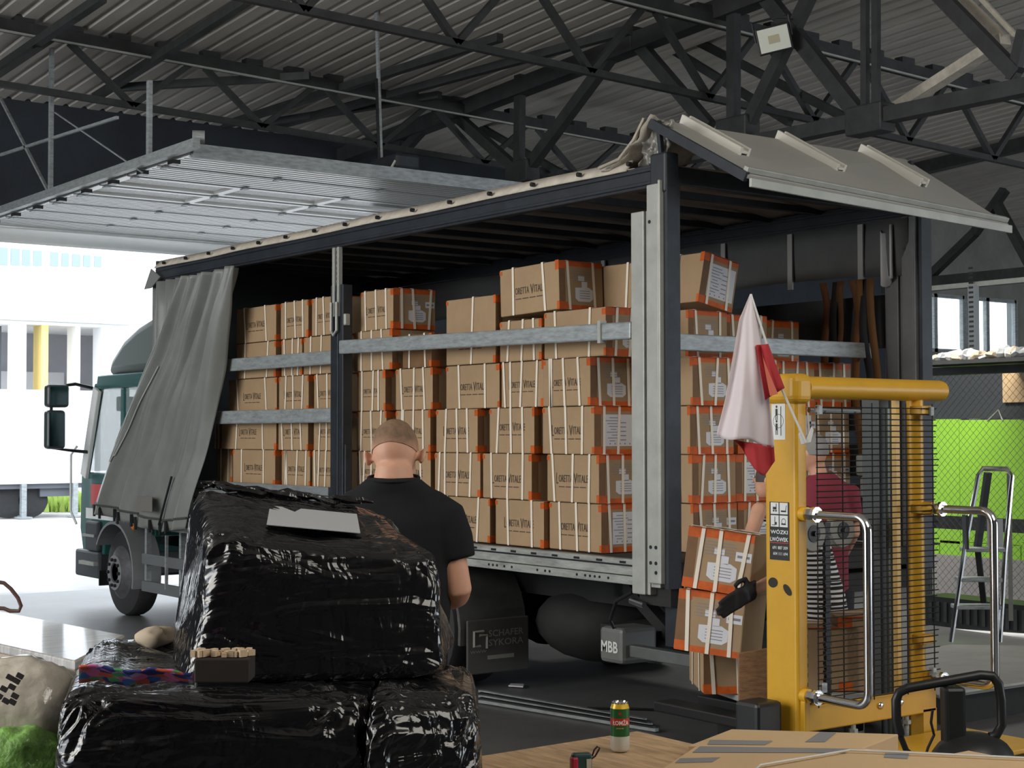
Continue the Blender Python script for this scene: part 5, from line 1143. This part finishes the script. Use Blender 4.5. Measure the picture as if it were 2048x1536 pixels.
    MB().box(p+R @ V((.02, -.018, .03)), (.016, .004, .03), R).build('scale_label', CREAM, t)
    MB().tube([p+R @ V(q) for q in ((.03, 0, .04), (.045, 0, .05), (.055, 0, .066), (.06, 0, .075), (.052, 0, .08), (.042, 0, .07), (.035, 0, .05))], .003, 6).build('wrist_loop', M('loop_dark', (.04, .01, .02), .6), t)
    # flat cartons bottom right
    z1 = .94
    A = [at(1462, 1458, z=z1), at(1797, 1468, z=z1), at(1725, 1496, z=z1), at(1376, 1491, z=z1)]
    t = thing('large_carton', 'large closed cardboard carton with grey tape, farther one at bottom right', 'cardboard box', V((A[0].x, A[0].y, 0)))
    MB().poly(A, (0, 0, -.939)).build('carton_body', CARD2, t, bevel=.004)
    def tp(t_, pts, z=z1): MB().poly([at(x, y, z=z+.001) for x, y in pts], (0, 0, .001)).build('grey_tape', GTAPE, t_)
    tp(t, [(1640, 1464), (1672, 1466), (1650, 1484), (1610, 1484)]); tp(t, [(1420, 1480), (1545, 1482), (1530, 1490), (1415, 1489)])
    z2 = .955
    Bp = [at(1392, 1492, z=z2), at(1730, 1497, z=z2), at(2160, 1520, z=z2), at(2160, 1640, z=z2), at(1300, 1640, z=z2), at(1325, 1536, z=z2)]
    t = thing('large_carton', 'large cardboard carton with grey tape strips at the bottom right corner', 'cardboard box', V((Bp[1].x, Bp[1].y, 0)))
    MB().poly(Bp, (0, 0, -.013)).build('carton_body', CARD2, t, bevel=.003)
    c = at(1950, 1545, z=.9); MB().bb((c.x-.1, c.y-.25, 0), (c.x+.3, c.y+.1, .941)).build('carton_stand', CARD2, t)
    tp(t, [(1400, 1493), (1700, 1498), (1690, 1506), (1385, 1505)], z2); tp(t, [(1770, 1507), (1818, 1508), (1815, 1518), (1768, 1515)], z2); tp(t, [(1360, 1517), (1440, 1515), (1425, 1524), (1350, 1526)], z2)
    MB().tube([at(1500, 1548, z=z2+.02), at(1520, 1530, z=z2+.012), at(1700, 1500, z=z2+.01), at(2100, 1518, z=z2+.01)], .004, 6).build('film_edge', CLEARP, t)
    # floor items
    for i in range(5):
        a, b = at(960, 1382+5*i, z=.02+.012*(i % 2)), at(1290+6*i, 1440+5*i, z=.02+.012*(i % 2))
        o = MB().beam(a, b, .035, .02).build('metal_profile', GALV if i % 2 == 0 else BLACKP, loc=(a+b)/2); tag(o, 'long thin metal profile lying on the floor, %s of the bundle' % ['farthest', 'second farthest', 'middle one', 'second nearest', 'nearest'][i], 'profile', 'metal profiles on the floor')
    mb = MB().tube([at(x, y, z=.012) for x, y in ((1175, 1416), (1250, 1417), (1340, 1420), (1400, 1416), (1455, 1403))], .009, 6); o = mb.build('cable', BLACKP, loc=at(1320, 1418, z=0), smooth=2); tag(o, 'thin dark cable on the floor beside the tail lift', 'cable')
    o = MB().poly([at(1017, 1373, z=.01), at(1022, 1369, z=.01), at(1048, 1370, z=.01), at(1046, 1375, z=.01)], (0, 0, .01)).build('paper_scrap', PAPER, loc=at(1030, 1372, z=0)); tag(o, 'small white scrap of paper on the floor near the mud flap', 'paper')
foreground()
